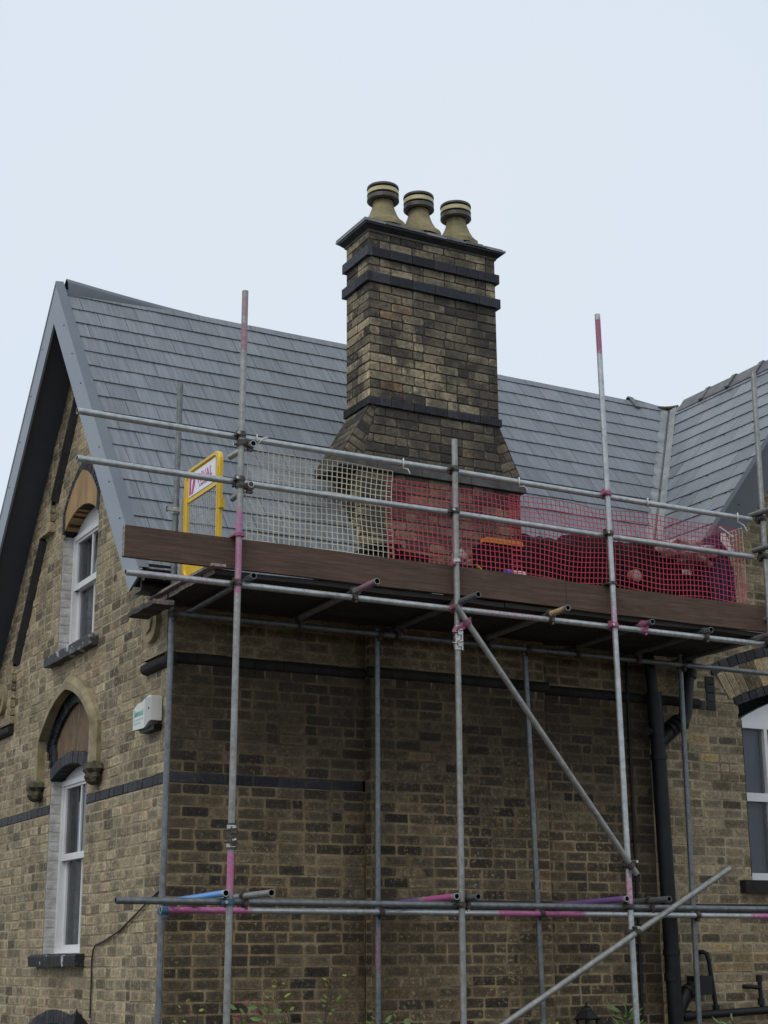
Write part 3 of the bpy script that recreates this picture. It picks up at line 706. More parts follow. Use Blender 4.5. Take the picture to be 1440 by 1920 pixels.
# flat soffit behind arch heads and ground floor arch
r = MB()
a = arc3(2.56, 0.95, 1.0, 0.20, 25, off=-0.12); b = arc3(2.56, 0.95, 1.0, 0.20, 25)
ring(r, a, b, G_, M['blue_brick'], 0.005, mm=M['black_mould'])
r.build('ground_floor_arch', house)
r = MB(); r.box((0.12, 1.5, 0.0), (0.14, 3.6, 1.2), M['white_plastic']); r.build('door_recess', house)

# --- windows of the gable
def gable_window(w_, meet, side_jamb=True):
    y0, y1, zs, zt = w_['y0'], w_['y1'], w_['zs'], w_['zt']; zh = zt+w_['rise']
    win = MB(); fr = M['white_plastic']; X = 0.11
    # outer frame
    win.box((X, y0, zs), (X+0.09, y0+0.055, zt), fr); win.box((X, y1-0.055, zs), (X+0.09, y1, zt), fr)
    win.box((X-0.002, y0, zs), (X+0.09, y1, zs+0.045), fr); win.box((X-0.035, y0+0.01, zs-0.005), (X-0.002, y1-0.01, zs+0.02), fr)
    win.box((X-0.003, y0, zt-0.05), (X+0.09, y1, zt), fr)
    A = arc3((y0+y1)/2, (y1-y0)/2, zt, w_['rise'], 12)
    win.prism(ccw(A), lambda u, z, d: (X+0.02+d, u, z), 0.0, 0.06, fr)
    o = win.build('window', house)
    def sash(xa, z0, z1, name):
        s = MB(); t = 0.05
        s.box((xa, y0+0.055, z0), (xa+0.035, y0+0.055+t, z1), fr); s.box((xa, y1-0.055-t, z0), (xa+0.035, y1-0.055, z1), fr)
        s.box((xa-0.002, y0+0.055, z0), (xa+0.036, y1-0.055, z0+0.06), fr); s.box((xa-0.002, y0+0.055, z1-0.045), (xa+0.036, y1-0.055, z1), fr)
        s.box((xa+0.004, WC-0.014, z0+0.05), (xa+0.03, WC+0.014, z1-0.04), fr)
        s.build(name, o)
        p = MB(); p.add([(xa+0.018, y0+0.1, z0+0.05), (xa+0.018, y1-0.1, z0+0.05), (xa+0.018, y1-0.1, z1-0.04), (xa+0.018, y0+0.1, z1-0.04)], [(3, 2, 1, 0)], M['glass'])
        p.build('pane', o)
    sash(X+0.015, meet, zt-0.03, 'upper_sash'); sash(X+0.052, zs+0.03, meet+0.045, 'lower_sash')
    c = MB(); N = 70; V = []
    for i in range(N+1):
        u = y0-0.1+(y1-y0+0.75)*i/N; x = X+0.135+0.012*sin(i*1.3)+0.008*sin(i*0.47)
        V += [(x, u, zs), (x, u, zt)]
    c.add(V, [(2*i, 2*i+2, 2*i+3, 2*i+1) for i in range(N)], M['curtain'], smooth=True); c.build('curtain', o)
    b = MB(); b.box((X+0.2, y0-0.1, zs-0.1), (X+0.22, y1+0.9, zh+0.1), M['room']); b.build('room_backing', o)
    # reveals
    rv = MB()
    field(rv, [(0.006, zs), (X+0.02, zs), (X+0.02, zt), (0.006, zt)], lambda u, z, d: (u, y1-d, z), M['painted_jamb'], M['painted_jamb'], hp=1, seed=31, umod=1)
    field(rv, [(0.006, zs), (X+0.02, zs), (X+0.02, zt), (0.006, zt)], lambda u, z, d: (u, y0+d, z), M['side_brick'], M['side_mortar'], hp=1, seed=32, umod=1)
    for i in range(12):
        (a0, b0), (a1, b1) = A[i], A[i+1]
        rv.add([(0.01, a0, b0), (X+0.03, a0, b0), (X+0.03, a1, b1), (0.01, a1, b1)], [(0, 1, 2, 3)], M['black_mould'])
    rv.build('painted_reveal', o)
    return o
o1 = gable_window(WIN[0], 2.50); o2 = gable_window(WIN[1], 5.07)
def sill(o, z0, z1, ya, yb, m, mt, px=0.085):
    s = MB(); j = lambda: random.uniform(-0.004, 0.004); N = 24; V = []
    for i in range(N+1):
        u = ya+(yb-ya)*i/N
        V += [(-px+j(), u, z0+j()), (-px-0.004+j(), u, z1-0.02+j()), (-px+0.012+j(), u, z1-0.004+j()), (0.12, u, z1+0.012), (0.12, u, z0)]
    F = []; 
    for i in range(N):
        for k in range(5): F.append((i*5+k, i*5+(k+1) % 5, (i+1)*5+(k+1) % 5, (i+1)*5+k))
    F += [(4, 3, 2, 1, 0), tuple(5*N+k for k in range(5))]
    s.add(V, F, m); s.build('stone_sill', o)
sill(o1, 1.56, 1.665, 1.84, 3.20, M['flaking_sill'], None); sill(o2, 4.33, 4.435, 1.84, 3.20, M['flaking_top'], None)

# --- wing window under the big arch
ww = MB(); fr = M['white_plastic']; Y = 0.09
x0, x1, z0, z1 = 5.82, 8.62, 2.29, 3.78
A = arc3(WX, 1.42, 3.76, 0.40, 16)
ww.box((x0, Y, z0), (x0+0.04, Y+0.08, z1), fr); ww.box((x1-0.04, Y, z0), (x1, Y+0.08, z1), fr)
ww.box((x0, Y-0.003, z0), (x1, Y+0.08, z0+0.07), fr); ww.box((x0, Y-0.003, 3.03), (x1, Y+0.08, 3.11), fr); ww.box((x0, Y-0.004, z1-0.05), (x1, Y+0.08, z1+0.0), fr)
for xm in (6.17, 6.75, 7.65, 8.24): ww.box((xm, Y-0.001, z0), (xm+0.04, Y+0.08, z1), fr)
ww.prism(ccw(A), lambda u, z, d: (u, Y+0.015+d, z), 0.0, 0.06, fr)
wo = ww.build('window', house)
p = MB(); p.add([(x0, Y+0.04, z0), (x1, Y+0.04, z0), (x1, Y+0.04, z1), (x0, Y+0.04, z1)], [(0, 1, 2, 3)], M['glass']); p.build('pane', wo)
p = MB(); p.box((x0, Y+0.1, z0), (x1, Y+0.115, z1), M['blind']); p.build('blind', wo)
p = MB(); p.box((5.66, -0.085, 2.17), (8.78, 0.1, 2.285), M['black_mould']); p.build('stone_sill', wo)
p = MB()
for i in range(int((3.8-2.28)/H)+1):
    z = Z0+H*(27+i)
    if z+H < 3.86: p.box((x0-0.012, 0.003, z+0.005), (x0+0.001, Y+0.02, z+H-0.006), M['side_brick'])
p.box((x0-0.01, 0.006, 2.28), (x0-0.002, Y+0.02, 3.8), M['stack_mortar'])
p.build('brick_reveal', wo)
ar = MB()
R0 = 3.9; zc = 4.20-R0
def circ(R, a0, a1, n): return [(WX+R*sin(a0+(a1-a0)*i/n), zc+R*cos(a0+(a1-a0)*i/n)) for i in range(n+1)]
aa = math.asin(1.46/3.9)
ring(ar, circ(3.9, -aa, aa, 30), circ(3.98, -aa, aa, 30), W_, M['blue_brick'], 0.006, mm=M['black_mould'])
ring(ar, circ(3.985, -aa*1.03, aa*1.03, 34), circ(4.26, -aa*1.06, aa*1.06, 34), W_, M['wing_brick'], 0.003, mm=M['gable_mortar'])
ab = math.asin(1.77/4.36)
ring(ar, circ(4.26, -ab, ab, 30), circ(4.36, -ab, ab, 30), W_, M['blue_brick'], 0.012, mm=M['black_mould'])
for s in (-1, 1):
    for i in range(4): 
        za = 3.855+i*0.082; xa = WX+s*1.77-0.055
        one_brick(ar, [(xa, za), (xa+0.11, za), (xa+0.11, za+0.077), (xa, za+0.077)], W_, M['blue_brick'], 0.012, cut=0.003)
    for i in range(2):
        xa = WX+s*1.77-0.055+s*(0.12+i*0.115)
        if s < 0 or i < 2: one_brick(ar, [(xa, 3.855), (xa+0.11, 3.855), (xa+0.11, 3.94), (xa, 3.94)], W_, M['blue_brick'], 0.010, cut=0.003)
    xq = WX+s*1.58
    one_brick(ar, ccw([(xq-0.13, 3.86), (xq+0.13, 3.86), (xq+0.13, 3.93), (xq-0.13, 3.93)]), W_, M['wing_brick'], 0.0)
    one_brick(ar, ccw([(xq-0.13, 3.94), (xq+0.02, 3.94), (xq+0.02, 4.01), (xq-0.13, 4.01)]), W_, M['wing_brick'], 0.0)
for s in (-1, 1):
    P4 = [(WX+s*1.73, 3.86), (WX+s*1.43, 3.86), (WX+s*1.50, 4.08), (WX+s*1.73, 4.08)]
    field(ar, P4, W_, M['wing_brick'], M['gable_mortar'], d=-0.004, seed=71, umod=1)
    ar.add([W_(WX+s*1.80, 3.85, -0.01), W_(WX+s*1.42, 3.85, -0.01), W_(WX+s*1.45, 4.3, -0.01), W_(WX+s*1.80, 4.3, -0.01)], [(0, 1, 2, 3)], M['gable_mortar'])
ar.build('brick_arch', house)

# ------------------------------------------------------------------ ROOFS
PIT = math.atan(1.29); cp, sp_ = cos(PIT), sin(PIT); GA = 0.2515; SW = 0.285
def front(x, s, d): return (x, 2.5-s*cp-d*sp_, 8.0-s*sp_+d*cp)
def backs(x, s, d): return (x, 2.5+s*cp+d*sp_, 8.0-s*sp_+d*cp)
def wleft(y, s, d): return (7.22-s*cp-d*sp_, y, 7.95-s*sp_+d*cp)
def wright(y, s, d): return (7.22+s*cp+d*sp_, y, 7.95-s*sp_+d*cp)
def slates(mb, fn, u0, u1, s_first, n, clipper, m, seed, sw=SW, ga=GA, under=True, flip=False):
    rnd = random.Random(seed); cl = ccw(clipper)
    for k in range(n):
        tail = s_first+k*ga; head = tail-ga-0.05
        u = u0-(sw/2 if k % 2 else 0)
        while u < u1:
            tl = tail+rnd.uniform(-.003, .003); q = [(u+0.0022, head), (u+sw-0.0022, head), (u+sw-0.0022, tl+rnd.uniform(-.0015, .0015)), (u+0.0022, tl)]
            c = clip_poly(ccw(q), cl)
            if len(c) > 2 and abs(area(c)) > 0.002:
                col = (rnd.random(), rnd.random(), 0, 1); kk = len(c); lift = rnd.uniform(0, 0.002)
                D = lambda s: 0.003+0.013*(s-head)/(ga+0.05)+lift
                P = [fn(a, s, D(s)) for a, s in c]+[fn(a, s, D(s)-0.011) for a, s in c]
                F = [tuple(range(kk)), tuple(range(2*kk-1, kk-1, -1))]+[(i, kk+i, kk+(i+1) % kk, (i+1) % kk) for i in range(kk)]
                mb.add(P, F, m, col)
            u += sw
# valley line on the front slope: x as function of s
def xval(s): z = 8.0-s*sp_; return 7.22-(7.95-z)/1.29
SE = (8.0-4.55)/sp_                                     # eaves
rf = MB()
cl = [(-0.31, 0.055), (xval(0.055)-0.10, 0.055), (xval(SE)-0.10, SE), (-0.31, SE)]
slates(rf, front, -0.31, 7.3, 0.418-GA, 18, cl, M['slate'], 41)
rf.add([front(-0.31, 0.02, -0.012), front(-0.31, SE-0.01, -0.012), front(xval(SE), SE-0.01, -0.012), front(xval(0.02), 0.02, -0.012)], [(0, 1, 2, 3)], M['felt'])
bx = [(-0.31, 0.055), (9.6, 0.055), (9.6, SE), (-0.31, SE)]
slates(rf, backs, -0.31, 9.6, 0.418-GA, 18, bx, M['slate'], 42)
rf.add([backs(-0.31, 0.02, -0.012), backs(9.6, 0.02, -0.012), backs(9.6, SE, -0.012), backs(-0.31, SE, -0.012)], [(0, 1, 2, 3)], M['felt'])
roof = rf.build('slate_roof', house)
# right half of the main roof beyond the wing
# wing roof
wr = MB()
def yval(s): z = 7.95-s*sp_; return 2.5-(8.0-z)/1.29
SW_E = 3.98
cl = [(-0.30, 0.05), (yval(0.05)-0.10, 0.05), (yval(SW_E)-0.10, SW_E), (-0.30, SW_E)]
slates(wr, wleft, -0.32, 2.6, 0.24, 18, cl, M['wing_slate'], 43, sw=0.30, ga=0.2455)
wr.add([wleft(-0.3, 0.02, -0.012), wleft(yval(0.02), 0.02, -0.012), wleft(yval(SE), SE, -0.012), wleft(-0.3, SE, -0.012)], [(0, 1, 2, 3)], M['felt'])
slates(wr, wright, -0.32, 2.6, 0.24, 18, [(-0.30, 0.05), (2.5, 0.05), (yval(SW_E)-0.10, SW_E), (-0.30, SW_E)], M['wing_slate'], 44, sw=0.30, ga=0.2455)
for i in range(60):                                      # moss tufts in the slate joints
    s = 0.24+0.2455*random.randint(3, 13)+0.005; y = random.uniform(-0.28, 1.6)
    if y > yval(s)-0.15: continue
    c = Vector(wleft(y, s, 0.012)); r0 = random.choice((0.006, 0.01, 0.016))
    wr.lathe((c.x, c.y, c.z-0.006), [(r0, 0), (r0*0.8, r0*0.5), (0.001, r0*0.8)], M['leaf_green'] if random.random() < .3 else M['bark'], 6)
wro = wr.build('wing_slate_roof', house)
# lead valley
lv = MB(); N = 30; V = []
for i in range(N+1):
    s = 0.06+(SE-0.06)*i/N; z = 8.0-s*sp_; w0 = 0.115+0.008*mnoise.noise(Vector((i*.7, 0, 0)))
    a = front(xval(s)-w0-0.02, s, 0.012); b = front(xval(s)-w0*0.35, s, 0.022+0.008*mnoise.noise(Vector((i*.9, 3, 0)))); c = front(xval(s), s, 0.004)
    yv = 2.5-(8.0-z)/1.29
    d_ = (xval(s)+w0*0.3, yv-w0*0.35, z+0.045); e = (xval(s)+0.02, yv-w0-0.02, z+0.05)
    d2 = wleft(yv-w0*0.35, (7.95-z)/sp_, 0.03); e2 = wleft(yv-w0-0.02, (7.95-z)/sp_, 0.014)
    V += [a, b, c, d2, e2]
F = []
for i in range(N):
    for k in range(4): F.append((i*5+k, i*5+k+1, (i+1)*5+k+1, (i+1)*5+k))
lv.add(V, F, M['lead'], smooth=False)
for s in (1.18, 1.95, 2.7, 3.5):                          # lapped joints
    for t in (0,):
        a = Vector(front(xval(s)-0.13, s-0.02, 0.026)); b = Vector(front(xval(s)-0.02, s+0.01, 0.018)); lv.cyl(a, b, 0.006, M['lead'], 6)
lv.build('lead_valley', house)
# ridge: bent membrane over the left end, bare slate top along the middle, tiles beyond
rg = MB(); N = 40; V = []
for i in range(N+1):
    x = -0.27+2.2*i/N; t = i/N
    h = 0.105*max(0, 1-t)**1.9; zt = 7.955+0.03*(1-t)+h; o_ = 0.02*(1-t)**1.5
    V += [(x, 2.5-0.075-0.05*(1-t)**2, 7.875-0.03*(1-t)**3), (x, 2.5-0.05-o_, zt-0.045-0.02*(1-t)), (x, 2.5-0.012, zt), (x, 2.5+0.04, zt-0.03), (x, 2.5+0.13, 7.80)]
F = []
for i in range(N):
    for k in range(4): F.append((i*5+k, i*5+k+1, (i+1)*5+k+1, (i+1)*5+k))
rg.add(V, F, M['felt'], smooth=True)
rg.add([(1.9, 2.41, 7.895), (6.9, 2.41, 7.895), (6.9, 2.5, 7.952), (1.9, 2.5, 7.952), (1.9, 2.59, 7.895), (6.9, 2.59, 7.895)], [(0, 1, 2, 3), (3, 2, 5, 4)], M['slate'], (0.4, 0.3, 0, 1))
rg.build('ridge_membrane', roof)
def ridge_tile(mb, p0, p1, rise=0.0, m=M['ridge'], wd=0.135, t=0.016):
    p0, p1 = Vector(p0), Vector(p1); d = (p1-p0).normalized(); sd_ = Vector((d.y, -d.x, 0)).normalized(); V = []
    for p, e in ((p0, 0.0), (p0+(p1-p0)*0.86, 0.0), (p0+(p1-p0)*0.861, 0.016), (p1, 0.016)):
        for s_, dz in ((-1, -wd*1.22), (-0.12, 0.0), (0.12, 0.0), (1, -wd*1.22)):
            V.append(p+sd_*(s_*(wd+e))+Vector((0, 0, dz+e+0.02)))
        for s_, dz in ((1, -wd*1.22), (0.12, 0.0), (-0.12, 0.0), (-1, -wd*1.22)):
            V.append(p+sd_*(s_*(wd+e-0.012))+Vector((0, 0, dz+e+0.02-t)))
    F = []
    for i in range(3):
        for k in range(8): F.append((i*8+k, i*8+(k+1) % 8, (i+1)*8+(k+1) % 8, (i+1)*8+k))
    F += [(7, 6, 1, 0), (6, 5, 2, 1), (5, 4, 3, 2), (24, 25, 30, 31), (25, 26, 29, 30), (26, 27, 28, 29)]
    mb.add(V, F, m)
rt = MB(); ridge_tile(rt, (7.10, 2.5, 7.955), (6.62, 2.5, 7.99)); rt.build('ridge_tile', roof)
for i in range(6):
    y0 = 2.18-i*0.455; rt = MB(); ridge_tile(rt, (7.22, y0, 7.96+0.004*(i % 2)), (7.22, y0-0.475, 7.962+0.004*(i % 3))); rt.build('ridge_tile', wro)
mo = MB(); mo.path([(7.02, 2.44, 7.93), (7.10, 2.40, 7.925), (7.17, 2.36, 7.93), (7.22, 2.30, 7.935)], 0.024, M['mossy_stone'], 7)
mo.build('mortar_bedding', roof)
# eaves fascia and gutter
gt = MB()
def gutter(mb, x0, x1, y=-0.235, z=4.50, r=0.058):
    n = 9; V = []
    for x in (x0, x1):
        for i in range(n): t = pi*i/(n-1); V.append((x, y-r*cos(t), z-r*sin(t)))
        for i in range(n): t = pi*(n-1-i)/(n-1); V.append((x, y-(r-0.005)*cos(t), z-(r-0.005)*sin(t)))
    k = 2*n; F = [(i, (i+1) % k, k+(i+1) % k, k+i) for i in range(k)]; mb.add(V, F, M['gutter'])
    for x in (x0, x1): mb.prism([(y-r*cos(pi*i/8), z-r*sin(pi*i/8)) for i in range(9)], lambda u, w_, d: (x+d, u, w_), -0.003, 0.003, M['gutter'])
gutter(gt, -0.345, 1.75); gutter(gt, 3.5, 4.42)
gt.box((-0.34, -0.17, 4.38), (4.45, -0.15, 4.60), M['gutter']); gt.box((-0.34, -0.155, 4.38), (4.45, -0.002, 4.395), M['soffit'])
gt.build('eaves_gutter', house)

# bargeboards: face board, roof-edge strip, soffit
def barge(name, fn, side_, mface, mtop, u_out, zc_apex, foot_s, bw=0.245, soff=True, apex_s=0.0, mso=None):
    """fn(u,s,d): u measured across the verge; u_out = verge plane"""
    b = MB(); e = 0.016
    sign = -1
    # face board: thin plate standing at u_out, from roof surface down
    def P(u, s, d): return fn(u, s, d)
    def plate(u0, u1, s0, s1, d0, d1, m):
        V = [P(u0, s0, d0), P(u0, s1, d0), P(u0, s1, d1), P(u0, s0, d1), P(u1, s0, d0), P(u1, s1, d0), P(u1, s1, d1), P(u1, s0, d1)]
        # plumb cut at the apex so that both boards meet: shift s at s0 by depth
        b.add(V, [(0, 1, 2, 3), (7, 6, 5, 4), (0, 4, 5, 1), (1, 5, 6, 2), (2, 6, 7, 3), (3, 7, 4, 0)], m)
    tanp = 1.29
    # board (mitred): at depth d the apex lies at s = -d*tan(pitch) measured along the slope
    d0, d1 = 0.024, -bw
    V = []
    for u in (u_out, u_out+0.02):
        pass
    # point on the ridge plane (u-plane centre) for offset d: moving d along the normal shifts horizontally by d*sin; bring back with s = -d*tan
    def sa(d): return -d*sp_/cp
    for u in (u_out, u_out+0.02):
        V += [P(u, sa(d0), d0), P(u, foot_s, d0), P(u, foot_s+0.0, d0-0.10), P(u, foot_s-0.02-0.03, d1), P(u, sa(d1), d1)]
    F = [(0, 1, 2, 3, 4), (9, 8, 7, 6, 5)]+[(i, 5+i, 5+(i+1) % 5, (i+1) % 5) for i in range(5)]
    b.add(V, F, mface)
    # folded top strip lying on the slates
    V = []
    for u, d in ((u_out-0.004, 0.006), (u_out-0.004, 0.030), (u_out+0.075, 0.036), (u_out+0.08, 0.02)):
        V += [P(u, sa(d), d), P(u, foot_s-0.02, d)]
    b.add(V, [(0, 1, 3, 2), (2, 3, 5, 4), (4, 5, 7, 6)], mtop)
    for i in range(1, 12):                                # fixings
        s = i*0.5+0.15
        if s < foot_s: c = Vector(P(u_out-0.002, s, -0.06)); c2 = Vector(P(u_out-0.006, s, -0.06)); b.cyl(c, c2, 0.007, M['gutter'], 8)
    o = b.build(name, house)
    so = MB(); u2 = u_out+0.021; wallu = 0.0-0.001
    V = [P(u2, sa(-0.20), -0.20), P(u2, foot_s-0.05, -0.20), P(wallu, foot_s-0.05, -0.20), P(wallu, sa(-0.20), -0.20)]
    so.add(V, [(0, 1, 2, 3)], mso or M['soffit'])
    V = [P(u2, sa(-0.02), -0.02), P(u2, foot_s-0.05, -0.02), P(wallu, foot_s-0.05, -0.02), P(wallu, sa(-0.02), -0.02)]
    so.add(V, [(0, 1, 2, 3)], mso or M['soffit'])
    V = [P(u2, foot_s-0.05, -0.20), P(wallu, foot_s-0.05, -0.20), P(wallu, foot_s-0.05, -0.02), P(u2, foot_s-0.05, -0.02)]
    so.add(V, [(0, 1, 2, 3)], mso or M['soffit'])
    so.build('soffit', o)
barge('bargeboard', front, 1, M['trim'], M['cap_strip'], -0.37, 8.0, 4.40)
barge('bargeboard', backs, 1, M['trim'], M['felt'], -0.37, 8.0, 4.55)
barge('bargeboard', wleft, 1, M['wing_trim'], M['wing_trim'], -0.37, 7.95, 4.30)
barge('bargeboard', wright, 1, M['wing_trim'], M['wing_trim'], -0.37, 7.95, 4.30)

# ------------------------------------------------------------------ CHIMNEY STACK
ck = MB(); SB, SM = M['stack_brick'], M['stack_mortar']
FY = 0.20; BY = 0.655
XL, XR = 1.89, 3.275
fn_f = lambda u, z, d: (u, FY-d, z)
def fn_side(x, s): return (lambda u, z, d: (x-s*d, u, z))
# bonds aligned so that band courses fall on their measured height
zb = 6.485
def stackwall(poly, fn, seed, **k): field(ck, poly, fn, SB, SM, z0=zb, h=0.0865, seed=seed, hp=0.28, umod=1, joint=0.011, md=0.008, **k)
inb = lambda z: (7.60 < z < 7.70) or (7.86 < z < 7.96)
def grime_stack(x, z):
    t = mnoise.noise(Vector((x*1.6+3, z*1.1, 5)))
    g = 0.55+1.5*t+0.7*max(0, (x-2.85)/0.35)
    if z < 6.45: g = 1.0+0.7*t
    elif z > 7.6: g = 0.25+1.0*t
    elif z < 6.95: g -= 0.2
    return max(0, min(1.0, g))
DARK_FN[0] = grime_stack
stackwall([(XL, zb), (XR, zb), (XR, 8.13), (XL, 8.13)], fn_f, 51)
DARK_FN[0] = lambda y, z: 0.12
stackwall([(FY, zb), (BY, zb), (BY, 8.13), (FY, 8.13)], fn_side(XL, 1), 52)
stackwall([(FY, zb), (BY, zb), (BY, 8.13), (FY, 8.13)], fn_side(XR, -1), 53)
stackwall([(XL, zb), (XR, zb), (XR, 8.13), (XL, 8.13)], lambda u, z, d: (u, BY+d, z), 54)
ck.box((XL+0.02, FY+0.02, 4.6), (XR-0.02, BY-0.02, 8.13), SM)
# shoulders
DARK_FN[0] = grime_stack
SLX, SRX, SZ0, SZ1 = 1.585, 3.525, 5.88, 6.41
def shoulder_fn(u, z, d): return (u, FY-d, z)
tb = 0.20
aL = atan2(SZ1-SZ0, XL-SLX); lL = sqrt((SZ1-SZ0)**2+(XL-SLX)**2); aR = atan2(SZ1-SZ0, SRX-XR)
nL = (sin(aL), -cos(aL)); nR = (-sin(aR), -cos(aR))       # inward normals
innerL = [(SLX+nL[0]*tb, SZ0), (XL+nL[0]*tb, SZ1)]; innerR = [(SRX+nR[0]*tb, SZ0), (XR+nR[0]*tb, SZ1)]
stackwall([(SLX+tb/sin(aL), SZ0), (SRX-tb/sin(aR), SZ0), (XR-tb*0.35, SZ1), (XL+tb*0.35, SZ1)], shoulder_fn, 55)
field(ck, [(SLX, SZ0), (SLX+tb/sin(aL), SZ0), (XL+tb*0.35, SZ1), (XL, SZ1)], shoulder_fn, SB, SM, angle=aL-pi/2, seed=56, hp=0.5, z0=0.0, h=0.0865, umod=1)
field(ck, [(SRX-tb/sin(aR), SZ0), (SRX, SZ0), (XR, SZ1), (XR-tb*0.35, SZ1)], shoulder_fn, SB, SM, angle=pi/2-aR, seed=57, hp=0.5, z0=0.0, h=0.0865, umod=1)
def slopeL(u, w_, d): return (SLX+w_*cos(aL)-d*sin(aL), u, SZ0+w_*sin(aL)+d*cos(aL))
def slopeR(u, w_, d): return (SRX-w_*cos(aR)+d*sin(aR), u, SZ0+w_*sin(aR)+d*cos(aR))
field(ck, [(FY, 0), (BY, 0), (BY, lL), (FY, lL)], slopeL, SB, SM, seed=58, hp=0.1, z0=0, h=0.0865, umod=1)
field(ck, [(FY, 0), (BY, 0), (BY, lL*0.96), (FY, lL*0.96)], slopeR, SB, SM, seed=59, hp=0.1, z0=0, h=0.0865, umod=1)
ck.prism([(SLX+0.02, SZ0), (SRX-0.02, SZ0), (XR-0.01, SZ1), (XL+0.01, SZ1)], shoulder_fn, -0.02, -(BY-FY)+0.02, SM)
# lower stack
DARK_FN[0] = lambda x, z: 0.85 if x > 1.5 else 0.35
stackwall([(1.80, 4.55), (3.50, 4.55), (3.50, 5.79), (1.80, 5.79)], lambda u, z, d: (u, FY+0.015-d, z), 60)
stackwall([(FY+0.015, 4.55), (1.1, 4.55), (1.1, 5.79), (FY+0.015, 5.79)], fn_side(1.80, 1), 61)
stackwall([(FY+0.015, 4.55), (1.1, 4.55), (1.1, 5.79), (FY+0.015, 5.79)], fn_side(3.50, -1), 62)
ck.box((1.82, FY+0.03, 4.4), (3.48, 1.0, 5.79), SM)
stack = ck.build('chimney_stack', house); DARK_FN[0] = None
of = MB()
j = lambda a: a+random.uniform(-.004, .004)
xs = [SLX-0.015, 1.95, 2.41, 2.93, SRX+0.015]
for i in range(4): of.box((xs[i]+0.003, FY-0.03+random.uniform(-.006, .004), 5.79), (xs[i+1]-0.003, BY+0.02, 5.875+random.uniform(-.003, .002)), M['grey_stone'])
of.build('stone_offset', stack)
bb = MB()
def wrap(z0, z1, pr, n, m, tilt=0.0):
    bb = MB()
    for (a, b, cst, ax) in ((XL-pr, XR+pr, FY, 'f'), (FY-pr, BY+pr, XL, 'l'), (FY-pr, BY+pr, XR, 'r')):
        k = n if ax == 'f' else max(2, int(round(n*(b-a)/(XR-XL))))
        for i in range(k):
            u0 = a+(b-a)*i/k+0.002; u1 = a+(b-a)*(i+1)/k-0.002; e = random.uniform(-0.002, 0.002)
            if ax == 'f': q = (lambda u, z, d: (u, FY-pr-d, z))
            elif ax == 'l': q = (lambda u, z, d: (XL-pr-d, u, z))
            else: q = (lambda u, z, d: (XR+pr+d, u, z))
            if ax != 'f' and i == 0: u0 += 0.0
            one_brick(bb, [(u0, z0), (u1, z0), (u1, z1), (u0, z1)], q, m, e, True, -pr-0.02, cut=0.003)
    bb.box((XL-pr+0.012, FY-pr+0.012, z0+0.003), (XR+pr-0.012, BY+pr, z1-0.003), M['black_mould'])
    bb.build('black_brick_course', stack)
wrap(7.862, 7.955, 0.032, 6, M['blue_brick']); wrap(7.605, 7.70, 0.035, 6, M['blue_brick']); wrap(6.405, 6.482, 0.022, 12, M['blue_brick'])
cpz = MB()
def frus(z0, e0, z1, e1, m, col=None):
    a = [(XL-e0, FY-e0, z0), (XR+e0, FY-e0, z0), (XR+e0, BY+e0, z0), (XL-e0, BY+e0, z0), (XL-e1, FY-e1, z1), (XR+e1, FY-e1, z1), (XR+e1, BY+e1, z1), (XL-e1, BY+e1, z1)]
    cpz.add(a, [(0, 3, 2, 1), (4, 5, 6, 7), (0, 1, 5, 4), (1, 2, 6, 5), (2, 3, 7, 6), (3, 0, 4, 7)], m)
frus(8.112, 0.010, 8.13, 0.016, M['grey_stone']); frus(8.13, 0.018, 8.168, 0.055, M['black_mould']); frus(8.168, 0.06, 8.178, 0.066, M['felt'])
n = 7
for i in range(n):                                          # slate creasing, piece by piece
    a = XL-0.08+(XR-XL+0.16)*i/n; b = XL-0.08+(XR-XL+0.16)*(i+1)/n; z = 8.18+random.uniform(-.003, .004)
    cpz.box((a+0.003, FY-0.08+random.uniform(-.006, .006), z), (b-0.003, BY+0.075, z+0.018), M['lead'] if i % 3 == 0 else M['ridge'])
    cpz.box((a-0.0+0.004, FY-0.066, z+0.0185), (b-0.03, BY+0.066, z+0.034), M['ridge'])
V = [(XL-0.06, FY-0.06, 8.213), (XR+0.06, FY-0.06, 8.213), (XR+0.06, BY+0.06, 8.213), (XL-0.06, BY+0.06, 8.213), (XL+0.04, FY+0.09, 8.29), (XR-0.04, FY+0.09, 8.29), (XR-0.04, BY-0.09, 8.29), (XL+0.04, BY-0.09, 8.29)]
cpz.add(V, [(4, 5, 6, 7), (0, 1, 5, 4), (1, 2, 6, 5), (2, 3, 7, 6), (3, 0, 4, 7)], M['pot'])
cpz.build('capping', stack)
